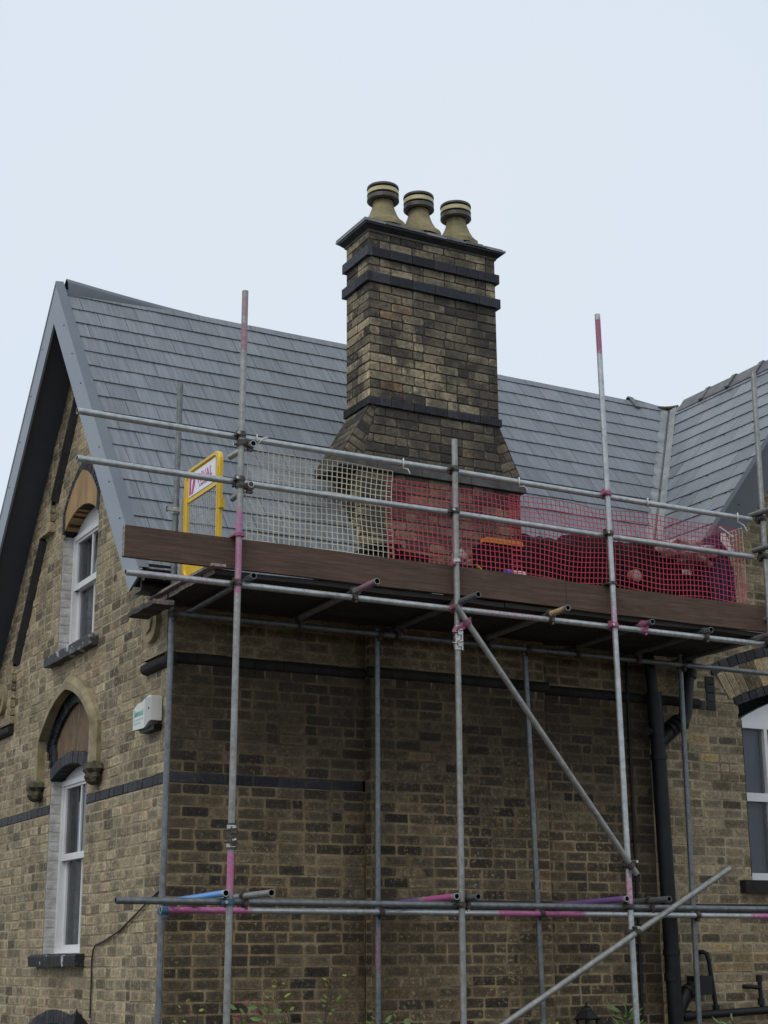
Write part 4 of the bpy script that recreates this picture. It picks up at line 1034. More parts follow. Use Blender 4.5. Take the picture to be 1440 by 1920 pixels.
for i, px in enumerate((2.17, 2.565, 2.985)):
    pt = MB(); c = (px, 0.43, 8.275)
    pt.lathe(c, [(0.215, 0.0), (0.215, 0.05), (0.195, 0.065), (0.165, 0.10), (0.137, 0.15), (0.114, 0.21), (0.1, 0.26), (0.1, 0.31), (0.09, 0.31), (0.08, 0.2)], M['pot'], 8 if i == 2 else 28, smooth=(i != 2))
    po = pt.build('chimney_pot', stack)
    k = MB(); s = (0.155, 0.15, 0.153)[i]
    k.lathe(c, [(0.085, 0.30), (s*0.90, 0.292), (s, 0.305), (s*0.98, 0.345), (0.085, 0.347)], M['cowl'], 36, smooth=False)
    k.lathe(c, [(s*0.8, 0.368), (s*0.99, 0.366), (s*0.97, 0.407), (0.085, 0.409)], M['cream'], 36, smooth=False)
    k.lathe(c, [(0.085, 0.425), (s*0.99, 0.425), (s, 0.432), (s*0.985, 0.448), (s*0.6, 0.456), (0.001, 0.458)], M['cowl'], 36, smooth=False)
    k.lathe(c, [(0.075, 0.28), (0.075, 0.43)], M['cowl'], 16)
    for q in range(6):
        t = q*pi/3+0.4; k.box((c[0]+0.11*cos(t)-0.008, c[1]+0.11*sin(t)-0.008, c[2]+0.30), (c[0]+0.11*cos(t)+0.008, c[1]+0.11*sin(t)+0.008, c[2]+0.44), M['cowl'])
    # cowl belongs to the pot piece: keep it in the stack as its own sub-part
    k.build('pot_cowl', stack)
fl = MB()                                                   # stepped lead flashing along the stack
for i in range(11):
    y = 0.24+i*0.06; z = 8.0-1.29*(2.5-y)
    fl.box((1.775, y, z-0.06), (1.792, y+0.08, z+0.10), M['lead'])
fl.build('lead_flashing', stack); fl = MB()
for i in range(11):
    y = 0.24+i*0.06; z = 8.0-1.29*(2.5-y); fl.box((3.508, y, z-0.06), (3.525, y+0.08, z+0.10), M['lead'])
fl.build('lead_flashing', stack)

# ================================================================== PIPES
pp = thing('soil_pipe', 'thick black soil pipe with angled branches beside the third bay', 'pipe', (4.70, -0.12, 0))
m = M['gutter']
a = MB(); a.cyl((4.735, -0.13, 0), (4.685, -0.13, 3.62), 0.068, m, 20)
for z in (3.33, 1.62): a.cyl((4.733-0.014*z, -0.13, z), (4.733-0.014*z, -0.13, z+0.05), 0.077, m, 20)
a.build('pipe', pp)
a = MB(); a.path([(4.69, -0.13, 3.48), (4.78, -0.13, 3.55), (4.90, -0.13, 3.64), (5.0, -0.13, 3.69)], 0.066, m, 16)
for t in (0.0, 0.05, 0.1): a.cyl((4.82+t, -0.13, 3.605+t*0.7), (4.85+t, -0.13, 3.626+t*0.7), 0.08, m, 16)
a.path([(4.98, -0.13, 3.68), (5.03, -0.13, 3.78), (5.05, -0.13, 3.95), (5.12, -0.12, 4.30), (5.12, -0.10, 4.5)], 0.062, m, 16)
a.cyl((5.095, -0.125, 4.12), (5.105, -0.125, 4.19), 0.075, m, 16); a.build('upper_branch', pp)
a = MB(); a.cyl((4.684, -0.13, 3.55), (4.67, -0.13, 3.95), 0.072, m, 16); a.cyl((4.66, -0.13, 3.95), (4.63, -0.12, 4.42), 0.05, m, 16); a.cyl((4.6, -0.13, 3.58), (4.55, -0.16, 3.58), 0.04, m, 12); a.build('upper_pipe', pp)
a = MB(); a.path([(4.71, -0.13, 1.08), (4.78, -0.13, 1.18), (4.87, -0.13, 1.31), (4.98, -0.13, 1.36)], 0.056, m, 16)
for t in (0.0, 0.05): a.cyl((4.86+t, -0.13, 1.30+t*.5), (4.885+t, -0.13, 1.315+t*.5), 0.068, m, 16)
a.box((4.93, -0.19, 1.28), (5.10, -0.05, 1.44), m); a.cyl((4.70, -0.13, 1.40), (4.70, -0.13, 1.47), 0.068, m, 20); a.build('lower_branch', pp)
wp = thing('waste_pipe', 'slim black waste pipes running along the wall at the lower right', 'pipe', (5.2, -0.08, 0))
a = MB(); a.path([(4.72, -0.11, 1.10), (5.2, -0.10, 1.115), (6.6, -0.10, 1.16)], 0.036, m, 12); a.cyl((4.80, -0.11, 1.10), (4.90, -0.11, 1.105), 0.048, m, 14); a.cyl((6.0, -0.10, 1.14), (6.06, -0.10, 1.142), 0.045, m, 14); a.build('collector_pipe', wp)
a = MB(); a.path([(5.10, 0.02, 1.64), (5.13, -0.05, 1.645), (5.155, -0.075, 1.63), (5.17, -0.08, 1.56), (5.215, -0.09, 1.13)], 0.021, m, 10); a.cyl((5.215, -0.09, 1.13), (5.21, -0.09, 1.19), 0.033, m, 12); a.build('sink_pipe', wp)
a = MB(); a.cyl((5.745, -0.09, 1.14), (5.735, -0.09, 1.44), 0.02, m, 10); a.cyl((5.74, -0.09, 1.18), (5.74, -0.09, 1.24), 0.033, m, 10); a.cyl((5.735, -0.09, 1.38), (5.735, -0.09, 1.44), 0.03, m, 10); a.path([(5.73, -0.09, 1.33), (5.65, -0.07, 1.34), (5.62, 0.01, 1.34)], 0.02, m, 10); a.build('vent_pipe', wp)
a = MB(); a.cyl((4.43, -0.028, 0), (4.45, -0.028, 4.45), 0.014, m, 8)  # thin black vertical line on the wall with small blocks along it
for z in (0.8, 1.7, 2.6, 3.5): a.box((4.415+0.0045*z, -0.044, z), (4.448+0.0045*z, -0.005, z+0.02), m)
tag(a.build('black_upright', origin=(4.43, -0.03, 0)), 'thin black conduit running straight up the wall behind the third standard', 'upright')
a = MB(); a.path([(-0.012, 0.02, 2.15), (-0.012, 0.063, 2.125), (-0.014, 0.28, 2.06), (-0.016, 0.535, 1.973), (-0.014, 0.95, 1.839), (-0.014, 1.30, 1.765), (-0.013, 1.527, 1.734), (-0.013, 1.585, 1.70), (-0.013, 1.615, 1.6), (-0.013, 1.60, 1.4), (-0.013, 1.60, 1.15)], 0.0075, M['cable'], 6)
tag(a.build('wall_cable', origin=(-0.01, 1.6, 1.15)), 'thin brown cable drooping across the gable wall down to the wall lantern', 'cable')

# lanterns
def lantern(x, y, ztop, label, out):
    t = thing('wall_lantern', label, 'lantern', (x, y, ztop-0.42))
    a = MB(); z = ztop
    a.lathe((x, y, z), [(0.004, 0.03), (0.012, 0.0), (0.045, -0.015), (0.055, -0.04), (0.065, -0.045), (0.11, -0.10), (0.125, -0.105), (0.12, -0.115), (0.0, -0.115)], M['gutter'], 6, smooth=False); a.build('lid', t)
    a = MB()
    for k in range(6):
        q = 2*pi*k/6; a.cyl((x+0.095*cos(q), y+0.095*sin(q), z-0.11), (x+0.06*cos(q), y+0.06*sin(q), z-0.34), 0.007, M['gutter'], 5)
    a.cyl((x, y, z-0.36), (x, y, z-0.335), 0.07, M['gutter'], 6); a.path([(x, y, z-0.35), (x, y, z-0.42), (x+out[0]*0.5, y+out[1]*0.5, z-0.42), (x+out[0], y+out[1], z-0.3)], 0.01, M['gutter'], 6); a.build('cage', t)
    a = MB(); a.cyl((x, y, z-0.335), (x, y, z-0.115), 0.05, M['glass'], 6, r1=0.085, smooth=False); a.build('glass', t)
lantern(-0.16, 1.50, 1.20, 'black six sided lantern on the gable wall below the brown cable', (0.16, 0))
lantern(3.74, -0.17, 1.215, 'black pointed lantern on the shaded side wall near the long diagonal tube', (0, 0.17))

# alarm box
al = thing('alarm_box', 'white curved alarm box with faded aqua print on the corner of the gable', 'alarm box', (-0.03, 0.36, 3.4))
a = MB(); prof = []
Y0, Y1 = 0.165, 0.575; zb0, zt0 = 3.395, 3.625
poly = [(Y0, 3.43), (Y0+0.06, 3.425), (Y0+0.11, 3.40), (Y0+0.17, 3.385), (Y1, 3.395), (Y1, 3.56), (Y1-0.10, 3.60), (Y1-0.19, 3.60), (Y1-0.24, 3.615), (Y0+0.06, 3.635), (Y0, 3.62)]
a.prism(ccw(poly), G_, 0.01, 0.10, M['white']); a.add([G_(Y0+0.002, 3.433, 0.1005), G_(Y0+0.15, 3.40, 0.1005), G_(Y0+0.15, 3.62, 0.1005), G_(Y0+0.002, 3.615, 0.1005)], [(0, 1, 2, 3)], M['alarm_grey']); a.build('cover', al)
a = MB(); a.prism(ccw([(Y0+0.02, 3.36), (Y1-0.10, 3.36), (Y1-0.04, 3.40), (Y0+0.005, 3.40)]), G_, 0.0, 0.07, M['gutter']); a.cyl(G_(Y0+0.055, 3.53, 0.1005), G_(Y0+0.055, 3.53, 0.104), 0.009, M['gutter'], 10); a.build('base', al)
def text(body, size, mat_, parent, M4, name, label=None, ext=0.001):
    cu = bpy.data.curves.new(name, 'FONT'); cu.body = body; cu.size = size; cu.extrude = ext; cu.align_x = 'CENTER'; cu.align_y = 'CENTER'
    tmp = bpy.data.objects.new(name+'_tmp', cu); COL.objects.link(tmp)
    dg = bpy.context.evaluated_depsgraph_get(); dg.update()
    me = bpy.data.meshes.new_from_object(tmp.evaluated_get(dg)); bpy.data.objects.remove(tmp); bpy.data.curves.remove(cu)
    pl = Vector(parent['_wl']); me.transform(Matrix.Translation(-pl) @ M4); me.materials.clear(); me.materials.append(mat_)
    o = bpy.data.objects.new(name, me); COL.objects.link(o); o.parent = parent; return o
def face_gable(y, z, x): # text reads toward -y, faces -x
    return Matrix(((0, 0, -1, x), (-1, 0, 0, y), (0, 1, 0, z), (0, 0, 0, 1)))
text('Simmonsul', 0.064, M['aqua'], al, face_gable(0.45, 3.52, -0.102) @ Matrix.Diagonal((0.75, 1.25, 1, 1)), 'lettering')
a = MB(); a.box((-0.1025, 0.34, 3.463), (-0.1, 0.56, 3.478), M['pale_aqua']); a.box((-0.1025, 0.40, 3.435), (-0.1, 0.56, 3.448), M['pale_aqua']); a.build('print', al)

# ================================================================== SCAFFOLD
sc = thing('scaffold', 'galvanised tube scaffold with pink paint marks and a boarded platform round the chimney', 'scaffold', (0, -1.3, 0))
TR = 0.02415
def tube(name, p0, p1, paint=(), mat_='tube', label=None, bend=0.0):
    p0, p1 = Vector(p0), Vector(p1); Lh = (p1-p0).length; d = (p1-p0)/Lh; n = max(2, int(Lh/0.06)); seg = 16
    a = d.orthogonal().normalized(); b = d.cross(a); mb = MB(); V = []; C_ = []
    for i in range(n+1):
        t = i/n*Lh; p = p0+d*t+Vector((0, 0, -1 if abs(d.z) < .5 else 0))*bend*sin(pi*i/n)
        col = [0.5, 0.5, 0.5, 0.0]
        for (s0, s1, c, am) in paint:
            if s0 <= t <= s1:
                e = min(1, (t-s0)/0.08+0.35, (s1-t)/0.08+0.35); col = [c[0], c[1], c[2], am*e]
        for k in range(seg):
            q = 2*pi*k/seg; V.append(p+TR*(cos(q)*a+sin(q)*b)); C_.append(tuple(col))
    F = [(i*seg+k, i*seg+(k+1) % seg, (i+1)*seg+(k+1) % seg, (i+1)*seg+k) for i in range(n) for k in range(seg)]
    mb.add(V, F, M[mat_], smooth=True, cols=C_)
    for e, (pe, dd) in enumerate(((p0, d), (p1, -d))):
        R_, r_ = [pe+TR*(cos(2*pi*k/seg)*a+sin(2*pi*k/seg)*b) for k in range(seg)], [pe+0.0195*(cos(2*pi*k/seg)*a+sin(2*pi*k/seg)*b) for k in range(seg)]
        mb.add(R_+r_, [(k, (k+1) % seg, seg+(k+1) % seg, seg+k) for k in range(seg)], M[mat_], (0.5, 0.5, 0.5, 0.0))
        q = [x+dd*0.14 for x in r_]
        mb.add(r_+q, [(k, (k+1) % seg, seg+(k+1) % seg, seg+k) for k in range(seg)], M['tube_bore'])
        mb.add(q, [tuple(range(seg))], M['tube_bore'])
    o = mb.build(name, sc, 'pc')
    if label: o['label'] = label
    return o
S1 = [(-0.045, -1.3, 0), (0.003, -1.3, 6.53)]
def on_std(i, z):
    a, b = STD[i]; t = (z-a[2])/(b[2]-a[2]); return tuple(a[k]+t*(b[k]-a[k]) for k in range(3))
STD = {1: ((-0.045, -1.3, 0), (0.003, -1.3, 6.53)), 2: ((1.825, -1.3, 0), (1.853, -1.3, 5.62)), 3: ((3.405, -1.3, 0), (3.342, -1.3, 7.0)), 4: ((5.0, -1.3, 0), (5.091, -1.3, 6.78))}
tube('standard', STD[1][0], STD[1][1], [(2.0, 2.35, PINK, 0.42), (2.35, 2.9, PINK, 0.2), (2.9, 4.1, PINKR, 0.12), (4.1, 4.85, PINK, 0.36), (4.85, 5.15, PINK, 0.2), (5.15, 6.0, MAUVE, 0.16), (6.0, 6.3, PINKR, 0.34), (6.3, 6.53, MAUVE, 0.4)], 'tube_dull')
tube('standard', STD[2][0], STD[2][1], (), 'tube_dull')
tube('standard', STD[3][0], STD[3][1], [(6.6, 7.0, PINKR, 0.5), (4.15, 4.5, PINK, 0.32), (1.95, 2.3, PINK, 0.34)], 'tube')
tube('standard', STD[4][0], STD[4][1], (), 'tube_dull')
INN = [((-0.13, -0.25, 0), (-0.099, -0.25, 6.11)), ((1.69, -0.25, 0), (1.706, -0.25, 4.25)), ((3.27, -0.25, 0), (3.175, -0.25, 4.25)), ((4.87, -0.25, 0), (4.90, -0.25, 4.30))]
for i, (a_, b_) in enumerate(INN): tube('standard', a_, b_, [(1.45, 1.9, PINK, 0.28)] if i == 1 else (), 'tube_dark')
# guard rails, ledgers
RY = -1.248
tube('guard_rail', (-1.255, RY, 5.37), (1.80, RY, 5.37), [(0.1, 0.9, PINKR, 0.14)], 'tube', bend=0.006)
tube('guard_rail', (1.81, RY, 5.37), (4.98, RY, 5.365), [(0.05, 0.45, PINKR, 0.2)], 'tube', bend=0.006)
tube('guard_rail', (-1.24, RY, 5.018), (1.80, RY, 5.02), [(0.2, 0.9, PINKR, 0.14)], 'tube', bend=0.006)
tube('guard_rail', (1.81, RY, 5.02), (4.97, RY, 5.018), [(0.2, 0.9, PINKR, 0.14)], 'tube', bend=0.006)
tube('ledger', (-0.85, RY, 4.236), (1.83, RY, 4.236), [(0.0, 0.75, PINK, 0.26)], 'tube')
tube('ledger', (1.84, RY, 4.238), (5.2, RY, 4.235), [(0.15, 0.85, PINKR, 0.3)], 'tube')
tube('ledger', (-0.83, RY, 1.992), (7.2, RY, 1.975), (), 'tube_dark')
tube('ledger', (-0.13, -0.302, 4.195), (7.2, -0.302, 4.195), (), 'tube_dark')
tube('ledger', (-0.15, -0.302, 1.964), (7.2, -0.302, 1.95), [(0.0, 0.75, PINK, 0.45), (2.9, 3.85, PINK, 0.45), (5.6, 7.2, PINK, 0.42)], 'tube')
# transoms
zt_ = 4.287
for x, ya, c, am, mt in ((0.085, -1.36, MAUVE, 0.0, 'tube_dark'), (0.963, -1.62, PINK, 0.34, 'tube_dull'), (1.866, -1.585, MAUVE, 0.05, 'tube_dark'), (2.758, -1.505, YELLOW, 0.4, 'tube_dull'), (3.70, -1.38, PINKR, 0.4, 'tube_dark'), (4.36, -1.34, MAUVE, 0.0, 'tube_dark'), (4.95, -1.45, MAUVE, 0, 'tube_dark')):
    tube('transom', (x, ya, zt_), (x-0.0, -0.08, zt_-0.03), [(0, 0.3, c, am)] if am else (), mt)
tube('transom', (-0.075, -1.34, 2.045), (-0.075, -0.20, 2.02), [(0, 1.3, BLUE, 0.5)], 'tube', label='blue painted transom')
tube('transom', (0.10, -1.70, 2.035), (0.10, -0.10, 2.01), (), 'tube_dull')
tube('transom', (1.77, -1.34, 2.045), (1.77, -0.20, 2.02), [(0, 0.5, PINK, 0.5), (0.5, 1.3, PURPLE, 0.5)], 'tube', label='pink and purple painted transom')
tube('transom', (1.90, -1.43, 2.04), (1.90, -0.2, 2.01), (), 'tube_dark')
tube('transom', (3.33, -1.34, 2.045), (3.33, -0.20, 2.02), [(0, 1.3, PURPLE, 0.55)], 'tube', label='purple painted transom')
tube('transom', (3.62, -1.50, 2.04), (3.62, -0.05, 2.02), (), 'tube_dark')
# short end guard tubes carrying the gate side
tube('end_guard_tube', (0.065, -1.36, 5.295), (0.065, -0.93, 5.312), (), 'tube'); tube('end_guard_tube', (0.065, -1.33, 4.985), (0.065, -0.98, 4.965), (), 'tube')
tube('end_guard_tube', (5.03, -1.18, 5.42), (5.03, -2.6, 5.40), (), 'tube_dark'); tube('end_guard_tube', (5.03, -1.20, 5.09), (5.03, -2.6, 5.075), (), 'tube_dark'); tube('end_guard_tube', (5.06, -1.10, 4.46), (5.06, -2.6, 4.44), (), 'tube_dark')
# braces
tube('brace', (1.80, -1.355, 4.24), (3.42, -1.36, 2.235), (), 'tube_dull')
tube('brace', (4.36, -1.375, 2.296), (0.62, -1.375, 0.355), (), 'tube_dull')
# couplers
def coupler(p, d1, d2, off, m=M['coupler'], bolts=True, name='coupler', sc_=1.0):
    """collar round the tube along d1 at p and round the tube along d2 at p+off"""
    p = Vector(p); d1 = Vector(d1).normalized(); d2 = Vector(d2).normalized(); off = Vector(off); mb = MB()
    for c, d in ((p, d1), (p+off, d2)):
        mb.cyl(c-d*0.024*sc_, c+d*0.024*sc_, TR+0.006, m, 14); mb.cyl(c-d*0.012*sc_, c+d*0.012*sc_, TR+0.011, m, 14)
        s = d.cross(off).normalized() if off.length else d.orthogonal().normalized()
        if s.length < 0.5: s = d.orthogonal().normalized()
        q = c+s*(TR+0.016)
        o2 = off.normalized()
        mb.obox(q, d*0.013, s*0.012, o2*0.02, m)
        if bolts:
            mb.cyl(q-o2*0.045, q+o2*0.03, 0.0065, m, 6); mb.cyl(q-o2*0.047, q-o2*0.033, 0.012, M['bolt'] if random.random() < .35 else m, 6)
    mid = p+off*0.5; mb.obox(mid, d1*0.016, d2*0.016, off.normalized()*off.length*0.3, m)
    return mb.build(name, sc)
dz = (0, 0, 1); dx = (1, 0, 0); dy = (0, 1, 0)
for i in (1, 2, 3, 4):
    for z in (5.37, 5.02, 4.236, 1.985):
        if i == 4 and z < 3: continue
        mm = M['coupler']
        if z == 4.236 and i in (2, 3): mm = M['coupler_pink']
        if z == 5.37 and i == 3: mm = M['coupler_pink']
        if z == 1.985 and i == 1: mm = M['coupler_blue']
        p = on_std(i, z); coupler(p, dz, dx, (0, RY-p[1], 0), mm)
for z in (5.303, 4.975):
    p = on_std(1, z); coupler(p, dz, dy, (0.065-p[0], 0, 0)); 
for i, (a_, b_) in enumerate(INN):
    for z in (4.195, 1.962):
        t = z/b_[2]; x = a_[0]+t*(b_[0]-a_[0]); coupler((x, -0.25, z-0.005), dz, dx, (0, -0.052, 0), M['coupler_blue'] if (i == 0 and z < 3) else M['coupler'])
for x in (0.963, 1.866, 2.758, 3.70, 4.36): coupler((x, RY, 4.237), dx, dy, (0, 0, 0.05), M['coupler_pink'] if x == 3.70 else M['coupler']); coupler((x, -0.302, 4.195), dx, dy, (0, 0, 0.06))
for x in (0.10, 1.90, 3.62): coupler((x, RY, 1.985), dx, dy, (0, 0, 0.052)); 
coupler((1.90, -1.355, 4.115), (1.62, 0, -2.0), dz, (-0.06, 0.055, -0.06), M['coupler_pink']); coupler((3.365, -1.36, 2.303), (1.62, 0, -2.0), dz, (0.0, 0.06, 0))
coupler((3.385, -1.375, 1.79), (3.74, 0, 1.94), dz, (0.0, 0.075, 0))
# sleeve couplers joining standards
def sleeve(i, z0, z1, m):
    mb = MB(); p0, p1 = Vector(on_std(i, z0)), Vector(on_std(i, z1)); mb.cyl(p0, p1, TR+0.006, m, 14)
    for t in (0.15, 0.5, 0.85):
        q = p0+(p1-p0)*t; mb.cyl(q-Vector((0, 0, .012)), q+Vector((0, 0, .012)), TR+0.009, M['bolt'] if t != .5 else m, 14)
    for t in (0.25, 0.72):
        q = p0+(p1-p0)*t+Vector((0.0, -TR-0.012, 0)); mb.box((q.x-0.02, q.y-0.008, q.z-0.022), (q.x+0.02, q.y+0.008, q.z+0.022), m)
        mb.cyl((q.x-0.07, q.y, q.z), (q.x+0.03, q.y, q.z), 0.006, m, 6); mb.cyl((q.x-0.012, q.y-0.006, q.z+0.012), (q.x+0.016, q.y-0.006, q.z+0.02), 0.012, M['bolt'], 8)
    mb.box((p1.x+TR, p1.y-0.02, z0), (p1.x+TR+0.014, p1.y+0.01, z1), m); mb.build('sleeve_coupler', sc)
sleeve(1, 2.34, 2.52, M['coupler']); sleeve(2, 3.90, 4.09, M['bolt'])
# deck boards, toe boards
def board(name, lo, hi, m, parent, sag=0.0, n=24, endm=None):
    mb = MB(); V = []; rnd = random.Random(int(lo[0]*100+lo[1]*31)); ph = rnd.uniform(0, 6)
    ax = 0 if hi[0]-lo[0] > hi[1]-lo[1] else 1; Lx = hi[ax]-lo[ax]
    for i in range(n+1):
        t = lo[ax]+Lx*i/n; w_ = 0.004*sin(ph+i*0.6)+sag*sin(pi*i/n)
        o = 1-ax
        for (b, z) in ((lo[o], lo[2]), (hi[o], lo[2]), (hi[o], hi[2]), (lo[o], hi[2])):
            q = [0, 0, z-w_+rnd.uniform(-.001, .001)]; q[ax] = t; q[o] = b; V.append(tuple(q))
    F = [(i*4+k, i*4+(k+1) % 4, (i+1)*4+(k+1) % 4, (i+1)*4+k) for i in range(n) for k in range(4)]
    mb.add(V, F, m); mb.add(V[:4], [(3, 2, 1, 0)], endm or m); mb.add(V[-4:], [(0, 1, 2, 3)], endm or m)
    return mb.build(name, parent)
for i in range(5):
    y = -1.20+i*0.228; x0 = -0.165+random.uniform(-.012, .012)
    board('deck_board', (x0, y, 4.312), (2.35, y+0.222, 4.35), M['deck_wood'], sc, endm=M['end_wood']); board('deck_board', (2.36, y, 4.314), (5.21, y+0.222, 4.352), M['deck_wood'], sc)
board('end_board', (-0.33, -0.42, 4.225), (-0.16, 0.14, 4.262), M['deck_wood'], sc, endm=M['end_wood']); board('end_board', (-0.21, -1.28, 4.352), (-0.10, 0.02, 4.372), M['end_wood'], sc, n=8)
TY = -1.222
def toe(x0, x1, z0, z1, dzr=0.0, em='end_wood'):
    mb = MB(); n = 30; V = []; ph = x0*3
    for i in range(n+1):
        x = x0+(x1-x0)*i/n; zz = dzr*i/n; w_ = 0.002*sin(ph+i*.7)
        for y, z in ((TY-0.019+w_, z0), (TY+0.019+w_, z0), (TY+0.019+w_, z1), (TY-0.019+w_, z1)): V.append((x, y, z+zz+0.002*sin(ph+i*.43)))
    F = [(i*4+k, i*4+(k+1) % 4, (i+1)*4+(k+1) % 4, (i+1)*4+k) for i in range(n) for k in range(4)]+[(3, 2, 1, 0), tuple(4*n+k for k in range(4))]
    mb.add(V, F, M['toe_wood'])
    mb.box((x0-0.002, TY-0.021, z0+0.003), (x0+0.001, TY+0.021, z1-0.003), M[em])
    return mb.build('toe_board', sc)
toe(-0.865, 2.93, 4.352, 4.582, 0.006); toe(2.935, 5.10, 4.350, 4.58, em='toe_wood')
for i in (1, 3):                                         # toe-board clips
    p = on_std(i, 4.60); mb = MB(); mb.cyl((p[0], p[1], 4.583), (p[0], p[1], 4.607), TR+0.014, M['coupler_pink'] if i == 1 else M['coupler'], 14); mb.obox((p[0], p[1]+0.04, 4.595), (0.045, 0, 0), (0, 0.05, 0), (0, 0, 0.008), M['coupler_pink'] if i == 1 else M['coupler']); mb.build('toe_board_clip', sc)
p = on_std(2, 4.6); mb = MB(); mb.cyl((p[0], p[1], 4.60), (p[0], p[1], 4.625), TR+0.012, M['bolt'], 14); mb.cyl((p[0]-0.05, p[1]-0.01, 4.585), (p[0]-0.02, p[1]-0.01, 4.585), 0.02, M['coupler_pink'], 10); mb.build('toe_board_clip', sc)

# ================================================================== GATE
gate = thing('safety_gate', 'yellow framed mesh gate with a white and magenta sign at the platform end', 'gate', (-0.05, -0.33, 4.45))
GX = -0.05; ya, yb, z0, z1 = -0.33, -1.04, 4.44, 5.33
def rrect(y0, y1, za, zb_, r, n=6):
    P = []
    for (cy_, cz, a0) in ((y0-r, za+r, -90), (y0-r, zb_-r, 0), (y1+r, zb_-r, 90), (y1+r, za+r, 180)):
        for i in range(n+1):
            t = radians(a0+90*i/n); P.append((cy_+r*cos(t), cz+r*sin(t)))
    return P
O = rrect(ya, yb, z0, z1, 0.085); I = rrect(ya-0.05, yb+0.05, z0+0.03, z1-0.03, 0.06)
fm = MB(); n = len(O); V = []
for i in range(n):
    (a, b), (c, e) = O[i], I[i]
    for u, z, x in ((a, b, GX-0.012), (a+(c-a)*.15, b+(e-b)*.15, GX-0.024), (c+(a-c)*.15, e+(b-e)*.15, GX-0.024), (c, e, GX-0.012), (c, e, GX+0.012), (a, b, GX+0.012)): V.append((x, u, z))
F = [(i*6+k, i*6+(k+1) % 6, ((i+1) % n)*6+(k+1) % 6, ((i+1) % n)*6+k) for i in range(n) for k in range(6)]
fm.add(V, F, M['yellow'])
fm.prism(ccw(rrect(ya-0.03, yb+0.03, 5.065, z1-0.01, 0.05)), lambda u, z, d: (GX+d, u, z), -0.01, 0.008, M['yellow'])
fm.prism(ccw(rrect(ya-0.03, yb+0.03, z0+0.01, 4.60, 0.05)), lambda u, z, d: (GX+d, u, z), -0.01, 0.008, M['yellow'])
fm.box((GX-0.02, yb-0.025, 4.86), (GX+0.02, yb+0.005, 4.93), M['yellow']); fm.box((GX-0.02, ya-0.1, z0-0.03), (GX+0.01, ya-0.02, z0+0.005), M['yellow'])
for yy in (ya-0.01, yb+0.04):
    fm.box((GX-0.03, yy-0.03, 4.5), (GX-0.022, yy-0.02, 5.2), M['yellow'])
fm.build('gate_frame', gate)
ms = MB()
for i in range(17):
    y = ya-0.06-i*(0.71-0.12)/16
    ms.cyl((GX, y, 4.59), (GX, y, 5.07), 0.0028, M['steel_wire'], 4)
for i in range(5):
    z = 4.62+i*0.1; ms.cyl((GX+0.003, ya-0.04, z), (GX+0.003, yb+0.04, z), 0.0022, M['steel_wire'], 4)
ms.build('wire_mesh', gate)
sg = MB(); sg.box((GX-0.0145, yb+0.09, 5.10), (GX-0.011, ya-0.085, 5.285), M['sign_white']); sb_ = sg.build('sign_board', gate)
def face_gate(y, z, x): return Matrix(((0, 0, -1, x), (-1, 0, 0, y), (0, 1, 0, z), (0, 0, 0, 1)))
sb_['_wl'] = gate['_wl']
text('RIVAL', 0.115, M['sign_magenta'], sb_, face_gate(-0.745, 5.205, -0.0655) @ Matrix.Diagonal((0.98, 1, 1, 1)), 'lettering')
text('SCAFFOLDING', 0.034, M['sign_magenta'], sb_, face_gate(-0.745, 5.145, -0.0655), 'small_lettering')
sg = MB()
yq = ya-0.10
sg.prism(ccw([(yq, 5.115), (yq-0.035, 5.115), (yq-0.035, 5.27), (yq, 5.27)]), lambda u, z, d: (GX-0.0147+d, u, z), -0.002, 0.0, M['sign_magenta'])
sg.prism(ccw([(yq-0.035, 5.235), (yq-0.12, 5.235), (yq-0.12, 5.27), (yq-0.035, 5.27)]), lambda u, z, d: (GX-0.0147+d, u, z), -0.002, 0.0, M['sign_magenta'])
sg.prism(ccw([(yq-0.045, 5.115), (yq-0.075, 5.115), (yq-0.12, 5.20), (yq-0.12, 5.235), (yq-0.08, 5.235)]), lambda u, z, d: (GX-0.0147+d, u, z), -0.002, 0.0, M['sign_magenta'])
sg.build('sign_emblem', sb_)
hg = MB(); hg.box((-0.085, -0.315, 4.40), (-0.045, -0.275, 5.12), M['steel_wire'])
for z in (5.03, 4.47): hg.cyl((-0.105, -0.25, z-0.025), (-0.105, -0.25, z+0.025), 0.031, M['steel_wire'], 14); hg.box((-0.19, -0.29, z-0.012), (-0.06, -0.27, z+0.012), M['steel_wire']); hg.cyl((-0.19, -0.28, z-0.02), (-0.19, -0.28, z+0.02), 0.009, M['coupler'], 6)
hg.build('hinge_post', gate)

